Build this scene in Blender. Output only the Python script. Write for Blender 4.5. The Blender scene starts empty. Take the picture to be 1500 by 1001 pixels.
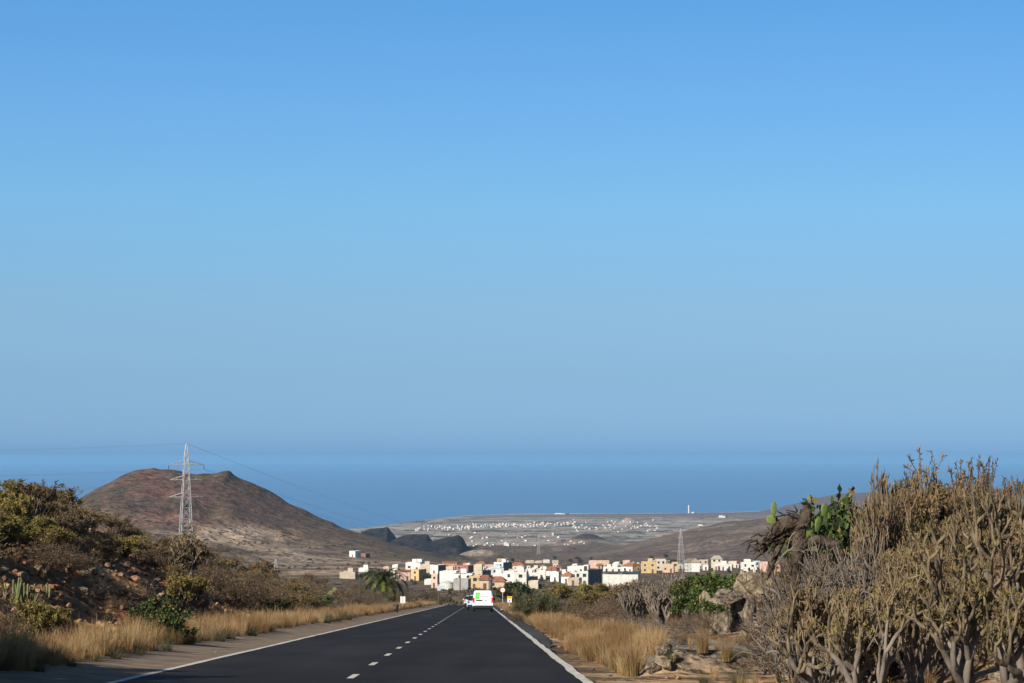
import bpy, math, random
import numpy as np
from mathutils import Vector, Matrix
C = bpy.context.scene.collection
SC = bpy.context.scene
R = math.radians
# ------------------------------------------------------------------ camera
F = 3667.0                       # focal length in pixels of a 1500 px wide frame
PITCH = math.atan(167.5 / F)
cam = bpy.data.objects.new('camera', bpy.data.cameras.new('camera'))
C.objects.link(cam)
cam.location = (0, 0, 1.25)
cam.rotation_euler = (R(90) + PITCH, 0, 0)
cam.data.sensor_width = 36.0
cam.data.lens = F / 1500 * 36.0
cam.data.clip_start = 0.5
cam.data.clip_end = 150000
SC.camera = cam
# ------------------------------------------------------------------ sky, sun, exposure
SUN_EL = R(28)
SX, SY = -0.66, -0.75
L_ = math.hypot(SX, SY); SX /= L_; SY /= L_
sun_dir = Vector((SX * math.cos(SUN_EL), SY * math.cos(SUN_EL), math.sin(SUN_EL)))
W = bpy.data.worlds.new('World'); SC.world = W; W.use_nodes = True
nt = W.node_tree; nt.nodes.clear()
def wn(t, **k):
    n = nt.nodes.new(t)
    for a, b in k.items(): setattr(n, a, b)
    return n
sky = wn('ShaderNodeTexSky', sky_type='NISHITA', sun_disc=False)
sky.sun_elevation = SUN_EL
sky.sun_rotation = math.atan2(SX, SY)
sky.altitude = 300; sky.air_density = 1.0; sky.dust_density = 0.6; sky.ozone_density = 1.6
tc = wn('ShaderNodeTexCoord'); sep = wn('ShaderNodeSeparateXYZ')
nt.links.new(tc.outputs['Generated'], sep.inputs[0])
rmp = wn('ShaderNodeValToRGB')
nt.links.new(sep.outputs['Z'], rmp.inputs[0])
SKYT = [(0.0, (.39, .82, 1.94)), (.0035, (.425, .85, 1.93)), (0.0076, (.455, .865, 1.87)), (.0322, (.475, .793, 1.47)), (.0594, (.56, .855, 1.338)),
        (.1004, (.605, 1.014, 1.432)), (.1413, (.573, 1.023, 1.51)), (.1794, (.512, 1.018, 1.514)), (.32, (.55, .68, .78)), (.6, (.62, .66, .66))]
e = rmp.color_ramp.elements
e[0].position, e[0].color = SKYT[0][0], (*SKYT[0][1], 1)
e[1].position, e[1].color = SKYT[-1][0], (*SKYT[-1][1], 1)
for p, c in SKYT[1:-1]:
    q = e.new(p); q.color = (*c, 1)
mx = wn('ShaderNodeMixRGB', blend_type='MULTIPLY'); mx.inputs[0].default_value = 1
nt.links.new(sky.outputs[0], mx.inputs[1]); nt.links.new(rmp.outputs[0], mx.inputs[2])
az = wn('ShaderNodeMath', operation='MULTIPLY_ADD'); nt.links.new(sep.outputs['X'], az.inputs[0]); az.inputs[1].default_value = -.30; az.inputs[2].default_value = 1.0
az2 = wn('ShaderNodeMixRGB', blend_type='MULTIPLY'); az2.inputs[0].default_value = 1; nt.links.new(mx.outputs[0], az2.inputs[1]); nt.links.new(az.outputs[0], az2.inputs[2])
bg = wn('ShaderNodeBackground'); bg.inputs[1].default_value = 0.062
nt.links.new(az2.outputs[0], bg.inputs[0])
wo = wn('ShaderNodeOutputWorld'); nt.links.new(bg.outputs[0], wo.inputs[0])
sl = bpy.data.lights.new('sun', 'SUN'); sl.energy = 5.0; sl.angle = R(0.5); sl.color = (1, .90, .76)
so = bpy.data.objects.new('sun', sl); C.objects.link(so)
so.rotation_euler = sun_dir.to_track_quat('Z', 'Y').to_euler()
so.location = (-60, -40, 60)
SC.view_settings.view_transform = 'Standard'; SC.view_settings.look = 'None'
SC.view_settings.exposure = 0.4; SC.view_settings.gamma = 1.0
SC.cycles.max_bounces = 6; SC.cycles.volume_bounces = 1; SC.cycles.transparent_max_bounces = 8
# ------------------------------------------------------------------ helpers
def rng_(s): return np.random.RandomState(s)
def ray(px, py):
    u, v = (px - 750) / F, (500.5 - py) / F
    c, s = math.cos(PITCH), math.sin(PITCH)
    return np.array((u, c - v * s, s + v * c))
def at(px, py, d):
    r = ray(px, py); t = d / r[1]
    return np.array((r[0] * t, d, 1.25 + r[2] * t))
def proj(x, y, z):
    c, s = math.cos(PITCH), math.sin(PITCH)
    dz = z - 1.25
    dep = y * c + dz * s; up = -y * s + dz * c
    return 750 + F * x / dep, 500.5 - F * up / dep
def h2(ix, iy, seed=0):
    a = (ix.astype(np.int64) * 374761393 + iy.astype(np.int64) * 668265263 + seed * 1442695041) & 0xffffffff
    a = ((a ^ (a >> 13)) * 1274126177) & 0xffffffff
    a = a ^ (a >> 16)
    return (a & 0xffffff) / float(0xffffff)
def vn(x, y, seed=0):
    ix, iy = np.floor(x), np.floor(y); fx, fy = x - ix, y - iy
    fx = fx * fx * (3 - 2 * fx); fy = fy * fy * (3 - 2 * fy)
    a, b = h2(ix, iy, seed), h2(ix + 1, iy, seed); c, d = h2(ix, iy + 1, seed), h2(ix + 1, iy + 1, seed)
    return (a + (b - a) * fx) * (1 - fy) + (c + (d - c) * fx) * fy
def fbm(x, y, o=4, seed=0):
    t = 0; a = .5; n = 0
    for k in range(o):
        t = t + a * vn(x, y, seed + k); n += a; a *= .5; x = x * 2.03 + 7.1; y = y * 2.03 + 3.7
    return t / n - .5
def sm(a, b, t):
    q = np.clip((t - a) / (b - a), 0, 1); return q * q * (3 - 2 * q)

def mesh_obj(name, parts, mats, parent=None, smooth=False, loc=None):
    """parts: list of (V (n,3), F (m,k), material index, smooth flag)"""
    Vs, loops, starts, tots, mi, smf = [], [], [], [], [], []
    off = 0; lo = 0
    for p in parts:
        V, Fc = np.asarray(p[0], float), np.asarray(p[1], np.int64)
        m = p[2] if len(p) > 2 else 0; s = p[3] if len(p) > 3 else smooth
        if len(Fc) == 0: continue
        k = Fc.shape[1]
        Vs.append(V); loops.append((Fc + off).ravel())
        starts.append(lo + np.arange(len(Fc)) * k); tots.append(np.full(len(Fc), k))
        mi.append(np.full(len(Fc), m)); smf.append(np.full(len(Fc), bool(s)))
        off += len(V); lo += Fc.size
    V = np.concatenate(Vs); Lp = np.concatenate(loops)
    me = bpy.data.meshes.new(name)
    me.vertices.add(len(V)); me.vertices.foreach_set('co', V.astype(np.float32).ravel())
    me.loops.add(len(Lp)); me.loops.foreach_set('vertex_index', Lp.astype(np.int32))
    st = np.concatenate(starts)
    me.polygons.add(len(st)); me.polygons.foreach_set('loop_start', st.astype(np.int32))
    me.polygons.foreach_set('loop_total', np.concatenate(tots).astype(np.int32))
    me.polygons.foreach_set('material_index', np.concatenate(mi).astype(np.int32))
    me.polygons.foreach_set('use_smooth', np.concatenate(smf))
    for m in (mats if isinstance(mats, (list, tuple)) else [mats]): me.materials.append(m)
    me.update(calc_edges=True)
    o = bpy.data.objects.new(name, me); C.objects.link(o)
    if parent: o.parent = parent
    if loc is not None: o.location = loc
    return o
def tag(o, label=None, cat=None, group=None, kind=None):
    if label: o['label'] = label
    if cat: o['category'] = cat
    if group: o['group'] = group
    if kind: o['kind'] = kind
    return o
def empty(name, loc, label, cat, group=None, rz=0, sc=1):
    o = bpy.data.objects.new(name, None); C.objects.link(o)
    o.location = loc; o.rotation_euler = (0, 0, rz); o.scale = (sc, sc, sc) if not isinstance(sc, tuple) else sc
    o.empty_display_size = .2
    return tag(o, label, cat, group)
def box(x0, x1, y0, y1, z0, z1, m=0):
    V = [(x, y, z) for z in (z0, z1) for y in (y0, y1) for x in (x0, x1)]
    return (np.array(V, float), np.array([(0, 2, 3, 1), (4, 5, 7, 6), (0, 1, 5, 4), (2, 6, 7, 3), (0, 4, 6, 2), (1, 3, 7, 5)]), m, False)
def tubes(P0, P1, R0, R1, n=5, m=0, s=True):
    P0, P1 = np.asarray(P0, float).reshape(-1, 3), np.asarray(P1, float).reshape(-1, 3)
    R0 = np.broadcast_to(np.asarray(R0, float), (len(P0),)); R1 = np.broadcast_to(np.asarray(R1, float), (len(P0),))
    D = P1 - P0; D = D / (np.linalg.norm(D, axis=1, keepdims=True) + 1e-9)
    ref = np.where(np.abs(D[:, 2:3]) > .9, np.array([[1., 0, 0]]), np.array([[0, 0, 1.]]))
    U = np.cross(D, ref); U /= np.linalg.norm(U, axis=1, keepdims=True); Wv = np.cross(D, U)
    a = np.arange(n) * 2 * np.pi / n
    ring = U[:, None, :] * np.cos(a)[None, :, None] + Wv[:, None, :] * np.sin(a)[None, :, None]
    V = np.concatenate([P0[:, None] + ring * R0[:, None, None], P1[:, None] + ring * R1[:, None, None]], 1)
    k = np.arange(n); q = np.stack([k, (k + 1) % n, (k + 1) % n + n, k + n], 1)[:, ::-1]
    Fc = (np.arange(len(P0)) * 2 * n)[:, None, None] + q[None]
    return (V.reshape(-1, 3), Fc.reshape(-1, 4), m, s)
def path_tube(pts, r, n=6, m=0):
    pts = np.asarray(pts, float); r = np.broadcast_to(np.asarray(r, float), (len(pts),))
    return tubes(pts[:-1], pts[1:], r[:-1], r[1:], n, m)
def prism(outline, y0, y1, m=0):
    """outline in x,z extruded along y"""
    o = np.array(outline, float); n = len(o)
    V = np.concatenate([np.stack([o[:, 0], np.full(n, y0), o[:, 1]], 1), np.stack([o[:, 0], np.full(n, y1), o[:, 1]], 1)])
    k = np.arange(n); side = np.stack([k, (k + 1) % n, (k + 1) % n + n, k + n], 1)
    return [(V, side, m, False), (V[:n], np.arange(n)[None, ::-1], m, False), (V[n:], np.arange(n)[None], m, False)]
def xf(part, rz=0, sc=1, t=(0, 0, 0)):
    V = np.asarray(part[0]) * np.asarray(sc); c, s = math.cos(rz), math.sin(rz)
    V = np.stack([V[:, 0] * c - V[:, 1] * s, V[:, 0] * s + V[:, 1] * c, V[:, 2]], 1) + np.asarray(t)
    return (V,) + tuple(part[1:])
# ------------------------------------------------------------------ materials
MATS = {}
def mat(name, col, rough=.8, var=.0, scale=3., tint=None, objvar=0., bump=0., bscale=None, spec=.3, metal=0., transl=0., coord='Object'):
    if name in MATS: return MATS[name]
    m = bpy.data.materials.new(name); m.use_nodes = True; n = m.node_tree.nodes; l = m.node_tree.links
    b = n['Principled BSDF']; b.inputs['Roughness'].default_value = rough; b.inputs['Metallic'].default_value = metal
    b.inputs['Specular IOR Level'].default_value = spec
    src = None
    if var or tint:
        tcn = n.new('ShaderNodeTexCoord'); no = n.new('ShaderNodeTexNoise'); no.inputs['Scale'].default_value = scale
        no.inputs['Detail'].default_value = 5; l.new(tcn.outputs[coord], no.inputs['Vector'])
        cr = n.new('ShaderNodeValToRGB'); l.new(no.outputs['Fac'], cr.inputs[0])
        t2 = tint or tuple(c * (1 + var) for c in col)
        cr.color_ramp.elements[0].position = .38; cr.color_ramp.elements[1].position = .62
        cr.color_ramp.elements[0].color = (*[c * (1 - var) for c in col], 1); cr.color_ramp.elements[1].color = (*t2, 1)
        src = cr.outputs[0]
    if objvar:
        oi = n.new('ShaderNodeObjectInfo'); hs = n.new('ShaderNodeHueSaturation')
        mr = n.new('ShaderNodeMapRange'); mr.inputs['To Min'].default_value = 1 - objvar; mr.inputs['To Max'].default_value = 1 + objvar
        l.new(oi.outputs['Random'], mr.inputs['Value']); l.new(mr.outputs[0], hs.inputs['Value'])
        mr2 = n.new('ShaderNodeMapRange'); mr2.inputs['To Min'].default_value = .5 - objvar * .05; mr2.inputs['To Max'].default_value = .5 + objvar * .05
        ml = n.new('ShaderNodeMath'); ml.operation = 'FRACT'; mm = n.new('ShaderNodeMath'); mm.operation = 'MULTIPLY'; mm.inputs[1].default_value = 7.31
        l.new(oi.outputs['Random'], mm.inputs[0]); l.new(mm.outputs[0], ml.inputs[0]); l.new(ml.outputs[0], mr2.inputs['Value']); l.new(mr2.outputs[0], hs.inputs['Hue'])
        if src: l.new(src, hs.inputs['Color'])
        else: hs.inputs['Color'].default_value = (*col, 1)
        src = hs.outputs[0]
    if src: l.new(src, b.inputs['Base Color'])
    else: b.inputs['Base Color'].default_value = (*col, 1)
    if bump:
        tcn = n.new('ShaderNodeTexCoord'); no = n.new('ShaderNodeTexNoise'); no.inputs['Scale'].default_value = bscale or scale * 3
        no.inputs['Detail'].default_value = 4; l.new(tcn.outputs[coord], no.inputs['Vector'])
        bp = n.new('ShaderNodeBump'); bp.inputs['Strength'].default_value = bump; bp.inputs['Distance'].default_value = .05
        l.new(no.outputs['Fac'], bp.inputs['Height']); l.new(bp.outputs[0], b.inputs['Normal'])
    if transl:
        tr = n.new('ShaderNodeBsdfTranslucent'); ms = n.new('ShaderNodeMixShader'); ms.inputs[0].default_value = transl
        if src: l.new(src, tr.inputs[0])
        else: tr.inputs[0].default_value = (*col, 1)
        l.new(b.outputs[0], ms.inputs[1]); l.new(tr.outputs[0], ms.inputs[2]); l.new(ms.outputs[0], n['Material Output'].inputs[0])
    MATS[name] = m
    return m
# ------------------------------------------------------------------ the lie of the land
BY = [-60, 0, 400, 430, 460, 500, 560, 700, 850, 1000, 1300, 1800, 2200, 3000, 3600, 5000, 6500, 8300, 9000, 12000]
BZ = [3.37, 0, -22.5, -24.6, -27.8, -28.6, -30.2, -37.0, -45.0, -52.2, -61.5, -77.0, -92.5, -122.5, -138, -161, -184, -197.5, -199, -199]
def zs_at(py, D): return 1.25 - (py - 668) / F * D
#  name, distance, width in front, width behind, power, silhouette (px, py)
HILLS = [
 ('cone', 2200, 620, 420, 1.15, [(-500, 815), (-200, 800), (0, 780), (60, 762), (120, 735), (150, 713), (175, 701), (200, 692), (225, 688), (255, 690), (285, 693), (312, 694), (326, 692.5), (337, 692), (343, 697), (370, 706), (400, 722), (425, 738), (450, 750), (475, 762), (500, 771), (540, 783), (580, 796), (620, 808), (660, 818), (700, 826), (800, 845)]),
 ('butte', 3700, 75, 420, 1.0, [(480, 800), (515, 786), (530, 777), (548, 772), (568, 770), (572, 776), (575, 792), (582, 801)]),
 ('butte', 3500, 110, 380, 1.0, [(560, 802), (578, 789), (590, 783), (605, 780), (626, 781), (631, 789), (636, 794), (644, 803)]),
 ('butte', 3200, 120, 420, 1.0, [(590, 812), (598, 807), (612, 801), (622, 796), (640, 792), (655, 789), (672, 786), (678, 789), (683, 799), (690, 804), (700, 812)]),
 ('quarry', 2750, 190, 200, 1.0, [(655, 822), (668, 815), (680, 809), (694, 804), (708, 803), (722, 805), (732, 810), (745, 820)]),
 ('mound', 2300, 150, 150, 1.0, [(625, 828), (640, 822), (652, 816), (664, 813), (678, 815), (700, 821), (730, 829)]),
 ('darkcone', 4200, 330, 330, 1.0, [(760, 810), (785, 805), (800, 800), (815, 793), (828, 791), (840, 785), (852, 782), (868, 783), (885, 789), (905, 795), (930, 801), (960, 806)]),
 ('righthill', 2900, 1050, 700, 1.3, [(690, 836), (760, 824), (810, 818), (860, 811), (900, 803), (940, 793), (980, 782), (1020, 773), (1060, 767), (1100, 763), (1150, 757), (1250, 751), (1400, 745), (1700, 740), (2300, 730)]),
 ('farcone', 7000, 350, 300, 1.0, [(885, 772), (900, 767), (910, 762), (917, 757), (923, 757), (933, 761), (950, 770)]),
 ('headland', 9600, 900, 900, 1.0, [(1040, 756), (1080, 750), (1120, 747), (1150, 744), (1175, 737), (1200, 728), (1225, 723), (1260, 722), (1320, 720), (1500, 716), (2200, 712)]),
]
COAST = [(-1200, 3500), (200, 5200), (400, 6200), (540, 6900), (590, 7450), (640, 8000), (690, 8480), (760, 8650), (850, 8750), (1000, 8850), (1060, 8950), (1110, 9150), (1150, 9700), (2500, 9900)]
def height(x, y, fine=True):
    x = np.asarray(x, float); y = np.asarray(y, float)
    s = x + .0128 * y
    b = np.interp(y, BY, BZ)
    pxx = 750 + F * x / np.maximum(y, 50)
    c = np.interp(pxx, [p[0] for p in COAST], [p[1] for p in COAST]) + fbm(x * .002, y * 0, 3, 61) * 200
    b = np.where(y > 3000, np.clip(b, -235, np.maximum(-200 + (c - y) * .032, -235)), b)
    b = np.where((y > 3000) & (y < c), np.maximum(b, -199.0), b)
    z = b.copy()
    near = 1 - sm(330, 440, y)
    # left bank: cut slope with a steep scarp at its top
    wob = 1.1 * fbm(y * .05, y * 0 + 3, 3, 5) * 2
    t = -(s + 8.3 + wob * .6)
    Hb = np.interp(y, [-60, 0, 60, 120, 164, 218, 300, 420, 480], [3.2, 4.0, 4.5, 4.5, 2.7, 2.0, 1.3, .5, 0])
    prof = .60 * sm(0, 8.5, t) + .36 * sm(7.4 + wob, 9.3 + wob, t) + .04 * sm(9, 20, t)
    z = z + Hb * prof * (1 - .5 * sm(30, 90, t))
    z = z + .16 * sm(5.55, 7.9, -s) * near
    # right side
    Hr = np.interp(y, [-60, 0, 22, 30, 42, 60, 80, 110, 140], [1.4, 1.5, 1.35, 1.25, 1.1, .7, .25, .0, 0])
    z = z + Hr * sm(3.6, 9.5, s) + Hr * .35 * sm(9, 18, s)
    if fine:
        bank = sm(.5, 3, t) * (1 - sm(420, 700, y))
        z = z + bank * (fbm(x * .9, y * .9, 4, 11) * .75 + fbm(x * .25, y * .12, 3, 12) * .9)
        rr = sm(3.0, 5, s) * (1 - sm(300, 600, y))
        z = z + rr * (fbm(x * .8, y * .8, 4, 21) * .28)
        fy = sm(450, 560, y)
        z = z + fy * (fbm(x * .02, y * .02, 4, 31) * np.interp(y, [450, 1000, 2000, 5000, 9000], [3.0, 3., 6, 10, 1]))
    z = z + .40 * sm(2.25, 2.9, s) * (1 - sm(4.0, 6, s)) * sm(40.3, 41.0, y) * (1 - sm(52, 64, y))
    for nm, D, wf, wb, pw, sil in HILLS:
        hx = np.array([(p[0] - 750) / F * D for p in sil]); hz = np.array([zs_at(p[1], D) for p in sil])
        zb = np.interp(D, BY, BZ)
        px_ = x
        zs = np.interp(px_, hx, hz) - zb
        zw = sum(np.interp(px_ + k * 16. / F * D, hx, hz) for k in (-3, -2, -1, 0, 1, 2, 3)) / 7 - zb
        if fine: zs = zs + fbm(px_ * 12. / D * 8, y * 0 + D, 3, 41) * min(D * .0022, 7)
        q = np.where(y < D, (D - y) / wf, (y - D) / wb)
        wig = fbm(x * 6 / wf, y * 6 / wf, 3, int(D)) * .35 if fine else 0
        q = np.clip(q + wig * np.clip(q * 3, 0, 1), 0, 1)
        if nm in ('cone', 'righthill', 'headland'): zs = zs + (zw - zs) * sm(0.0, .13, q)
        if nm == 'butte': g = 1 - sm(0.0, 1, q) if False else np.clip(1 - q ** 1.0, 0, 1)
        else: g = (1 - q) ** pw if nm == 'cone' else (1 - sm(0, 1, q) ** .9)
        g = np.where(q >= 1, 0, g)
        add = np.where(zs > 0, zs, 0) * g
        if fine:
            add = add * (1 + fbm(x * 14 / wf, y * 5 / wf, 4, int(D) + 3) * .22 * np.clip(q * 4, 0, 1))
        z = np.maximum(z, zb + zs * 1.0 - (1 - g) * (np.abs(zs) + 30) * 1.0) if False else np.maximum(z, np.where(add > .3, b + add, -1e9))
        if nm == 'cone' and fine:   # hollow with dark ledges
            for (qx, qy, qw, qd, dep) in ((290, 1960, 14, 60, 9), (308, 1965, 12, 60, 5), (265, 1930, 20, 60, 7), (398, 1900, 30, 50, 5)):
                cx = (qx - 750) / F * qy
                z = z - dep * np.exp(-(((x - cx) / qw) ** 4) - (((y - qy) / qd) ** 2)) * sm(-20, 25, (y - qy))
    # keep the ground under the paved strips flat
    m = (1 - sm(400, 520, y)) * (sm(-8.0, -7.8, s) * (1 - sm(2.5, 3.0, s)))
    flat = b + .16 * sm(5.55, 7.9, -s) * near - .03
    z = z * (1 - m) + flat * m
    return z
def hz(x, y): return float(height(np.array([x]), np.array([y]))[0])
def hit(px, py, dmin=12, dmax=4000):
    """first place where the line of sight through a picture point meets the ground"""
    d = np.exp(np.linspace(math.log(dmin), math.log(dmax), 1400)); r = ray(px, py)
    x = r[0] / r[1] * d; z = 1.25 + r[2] / r[1] * d
    g = height(x, d); k = np.nonzero(z <= g)[0]
    i = k[0] if len(k) else len(d) - 1
    return np.array((x[i], d[i], g[i]))
def onground(px, d):
    r = ray(px, 668); x = r[0] / r[1] * d
    return np.array((x, d, hz(x, d)))
def roadp(y, s, dz=0.0):
    y = np.asarray(y, float); s = np.asarray(s, float)
    z = np.interp(y, BY, BZ) + .16 * sm(5.55, 7.9, -s)
    return np.stack([s - .0128 * y, y, z + dz], -1)
# ------------------------------------------------------------------ terrain mesh
def grid_faces(nr, nc):
    i = np.arange(nr - 1)[:, None] * nc + np.arange(nc - 1)[None]
    return np.stack([i, i + 1, i + 1 + nc, i + nc], -1).reshape(-1, 4)
def make_terrain():
    NR, NC = 1150, 1250
    yy = np.exp(np.linspace(math.log(22), math.log(11700), NR)) - 60
    w = np.linspace(-1, 1, NC); uu = .30 * w + .25 * w ** 3
    X = uu[None] * (yy[:, None] + 60) ; Y = np.repeat(yy[:, None], NC, 1)
    Z = height(X, Y)
    V = np.stack([X, Y, Z], -1).reshape(-1, 3)
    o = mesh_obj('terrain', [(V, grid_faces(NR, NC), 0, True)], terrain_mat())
    x, y, z = X.ravel(), Y.ravel(), Z.ravel()
    px, py = proj(x, np.maximum(y, 5), z)
    s = x + .0128 * y
    col = np.empty((len(x), 3))
    def setc(m, c):
        m = np.clip(m, 0, 1)[:, None]; col[:] = col * (1 - m) + np.array(c)[None] * m
    col[:] = (.150, .112, .080)
    n1 = fbm(x * .05, y * .05, 4, 71) + .5; n2 = fbm(x * .4, y * .4, 4, 72) + .5
    nh = fbm(x * .012, y * .012, 4, 73) + .5
    setc(sm(.45, .65, n1) * .6, (.19, .135, .09))
    # near left bank reddish, right verge sandy
    nl = (1 - sm(300, 420, y)) * sm(0, 2, -(s + 8.2))
    setc(nl, (.22, .108, .055)); setc(nl * sm(.45, .6, n2), (.33, .17, .085)); setc(nl * sm(.55, .7, fbm(x * 1.7, y * 1.7, 3, 75) + .5), (.30, .20, .11))
    nr_ = (1 - sm(200, 400, y)) * sm(1.5, 2.5, s)
    setc(nr_, (.26, .175, .105)); setc(nr_ * sm(.42, .62, n2), (.33, .235, .15)); setc(nr_ * sm(6, 12, s) * .6, (.19, .12, .075))
    # hills by place
    cone = sm(1500, 1900, y) * (1 - sm(2700, 2900, y)) * (1 - sm(-300, -60, x + (y - 2200) * .0))
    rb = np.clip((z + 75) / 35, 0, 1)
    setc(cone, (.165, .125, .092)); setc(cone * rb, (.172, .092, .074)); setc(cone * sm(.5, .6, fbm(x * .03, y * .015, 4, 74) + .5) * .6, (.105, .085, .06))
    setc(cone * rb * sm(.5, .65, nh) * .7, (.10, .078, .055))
    ter = sm(1250, 1450, y) * (1 - sm(1750, 1900, y)) * sm(-360, -300, x) * (1 - sm(-60, 0, x))
    band = sm(.50, .60, fbm(x * .010, y * .028, 4, 81) + .5)
    setc(ter * band * .9, (.40, .30, .22))
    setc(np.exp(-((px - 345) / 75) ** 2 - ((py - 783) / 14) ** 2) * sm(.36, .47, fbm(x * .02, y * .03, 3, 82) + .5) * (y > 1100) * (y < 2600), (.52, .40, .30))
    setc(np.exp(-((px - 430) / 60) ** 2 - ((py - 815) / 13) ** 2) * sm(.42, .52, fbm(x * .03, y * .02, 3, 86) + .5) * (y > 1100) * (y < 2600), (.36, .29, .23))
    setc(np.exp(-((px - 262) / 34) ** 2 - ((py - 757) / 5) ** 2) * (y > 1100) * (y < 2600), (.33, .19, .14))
    butte = sm(2950, 3050, y) * (1 - sm(4000, 4100, y)) * sm(-290, -270, x) * (1 - sm(-55, -45, x))
    hb = z - np.interp(y, BY, BZ)
    setc(butte * sm(1, 3, hb), (.020, .019, .021)); setc(butte * sm(2, 7, hb) * sm(.55, .7, n1) * .6, (.06, .042, .035))
    q = (y > 2500) * (y < 3000) * sm(-75, -60, x) * (1 - sm(-5, 10, x)) * sm(3, 8, hb)
    setc(q, (.42, .34, .27)); setc(q * sm(.5, .6, n1), (.30, .25, .20))
    gm = (y > 2100) * (y < 2480) * sm(-80, -70, x) * (1 - sm(-30, -10, x)) * sm(2, 6, hb); setc(gm, (.085, .075, .05))
    rh = sm(1900, 2100, y) * (1 - sm(3500, 3600, y)) * sm(20, 100, x)
    setc(rh, (.148, .112, .092)); setc(rh * sm(.5, .66, nh), (.20, .155, .125)); setc(rh * sm(.64, .72, fbm(x * .03, y * .02, 3, 84) + .5), (.25, .2, .15))
    dc = (y > 3850) * (y < 4600) * sm(40, 60, x) * (1 - sm(220, 260, x)); setc(dc * sm(6, 14, hb), (.075, .058, .050))
    # coastal plain with fields
    pl = sm(3900, 4300, y) * (1 - sm(8400, 8500, y)) * (1 - dc * sm(6, 14, hb))
    ca, sa = math.cos(.25), math.sin(.25); fx = (x * ca + y * sa); fy2 = (-x * sa + y * ca)
    r1 = h2(np.floor(fx / 150 + .3 * np.sin(y * .004)), np.floor(fy2 / 90), 91)
    setc(pl, (.345, .275, .235)); setc(pl * (r1 > .55) * .7, (.42, .35, .30)); setc(pl * (r1 < .2) * .8, (.11, .11, .075)); setc(pl * (r1 > .86) * .8, (.42, .39, .34))
    r3 = h2(np.floor(fx / 45), np.floor(fy2 / 38), 92); setc(pl * (r3 > .88) * (y < 7600), (.42, .40, .37)); setc(pl * (r3 < .18) * (y < 8000), (.09, .095, .07))
    setc(sm(7900, 8200, y) * .8, (.20, .145, .120))
    c = np.interp(px, [p[0] for p in COAST], [p[1] for p in COAST]); setc(sm(-160, -60, y - c) * (y > 6000) * .9, (.60, .52, .45))
    setc(sm(9000, 9300, y), (.14, .095, .085))
    pk = sm(2.2, 2.8, s) * (1 - sm(4.2, 6, s)) * sm(40.3, 41.0, y) * (1 - sm(54, 64, y)); setc(pk, (.22, .19, .16))
    # pale fields beyond the left scrub
    pf = sm(1120, 1180, y) * (1 - sm(1330, 1400, y)) * (1 - sm(-160, -110, x)); setc(pf * sm(.45, .55, fbm(x * .008, y * .05, 3, 95) + .5), (.36, .29, .21))
    setc(sm(440, 520, y) * (1 - sm(900, 1000, y)) * sm(.52, .6, n1) * .8, (.27, .17, .10))
    me = o.data
    a = me.color_attributes.new('Col', 'FLOAT_COLOR', 'POINT')
    a.data.foreach_set('color', np.concatenate([col, np.ones((len(x), 1))], 1).astype(np.float32).ravel())
    tag(o, 'dry brown volcanic ground falling from the road to the coast', None, None, 'structure')
    return o
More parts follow.
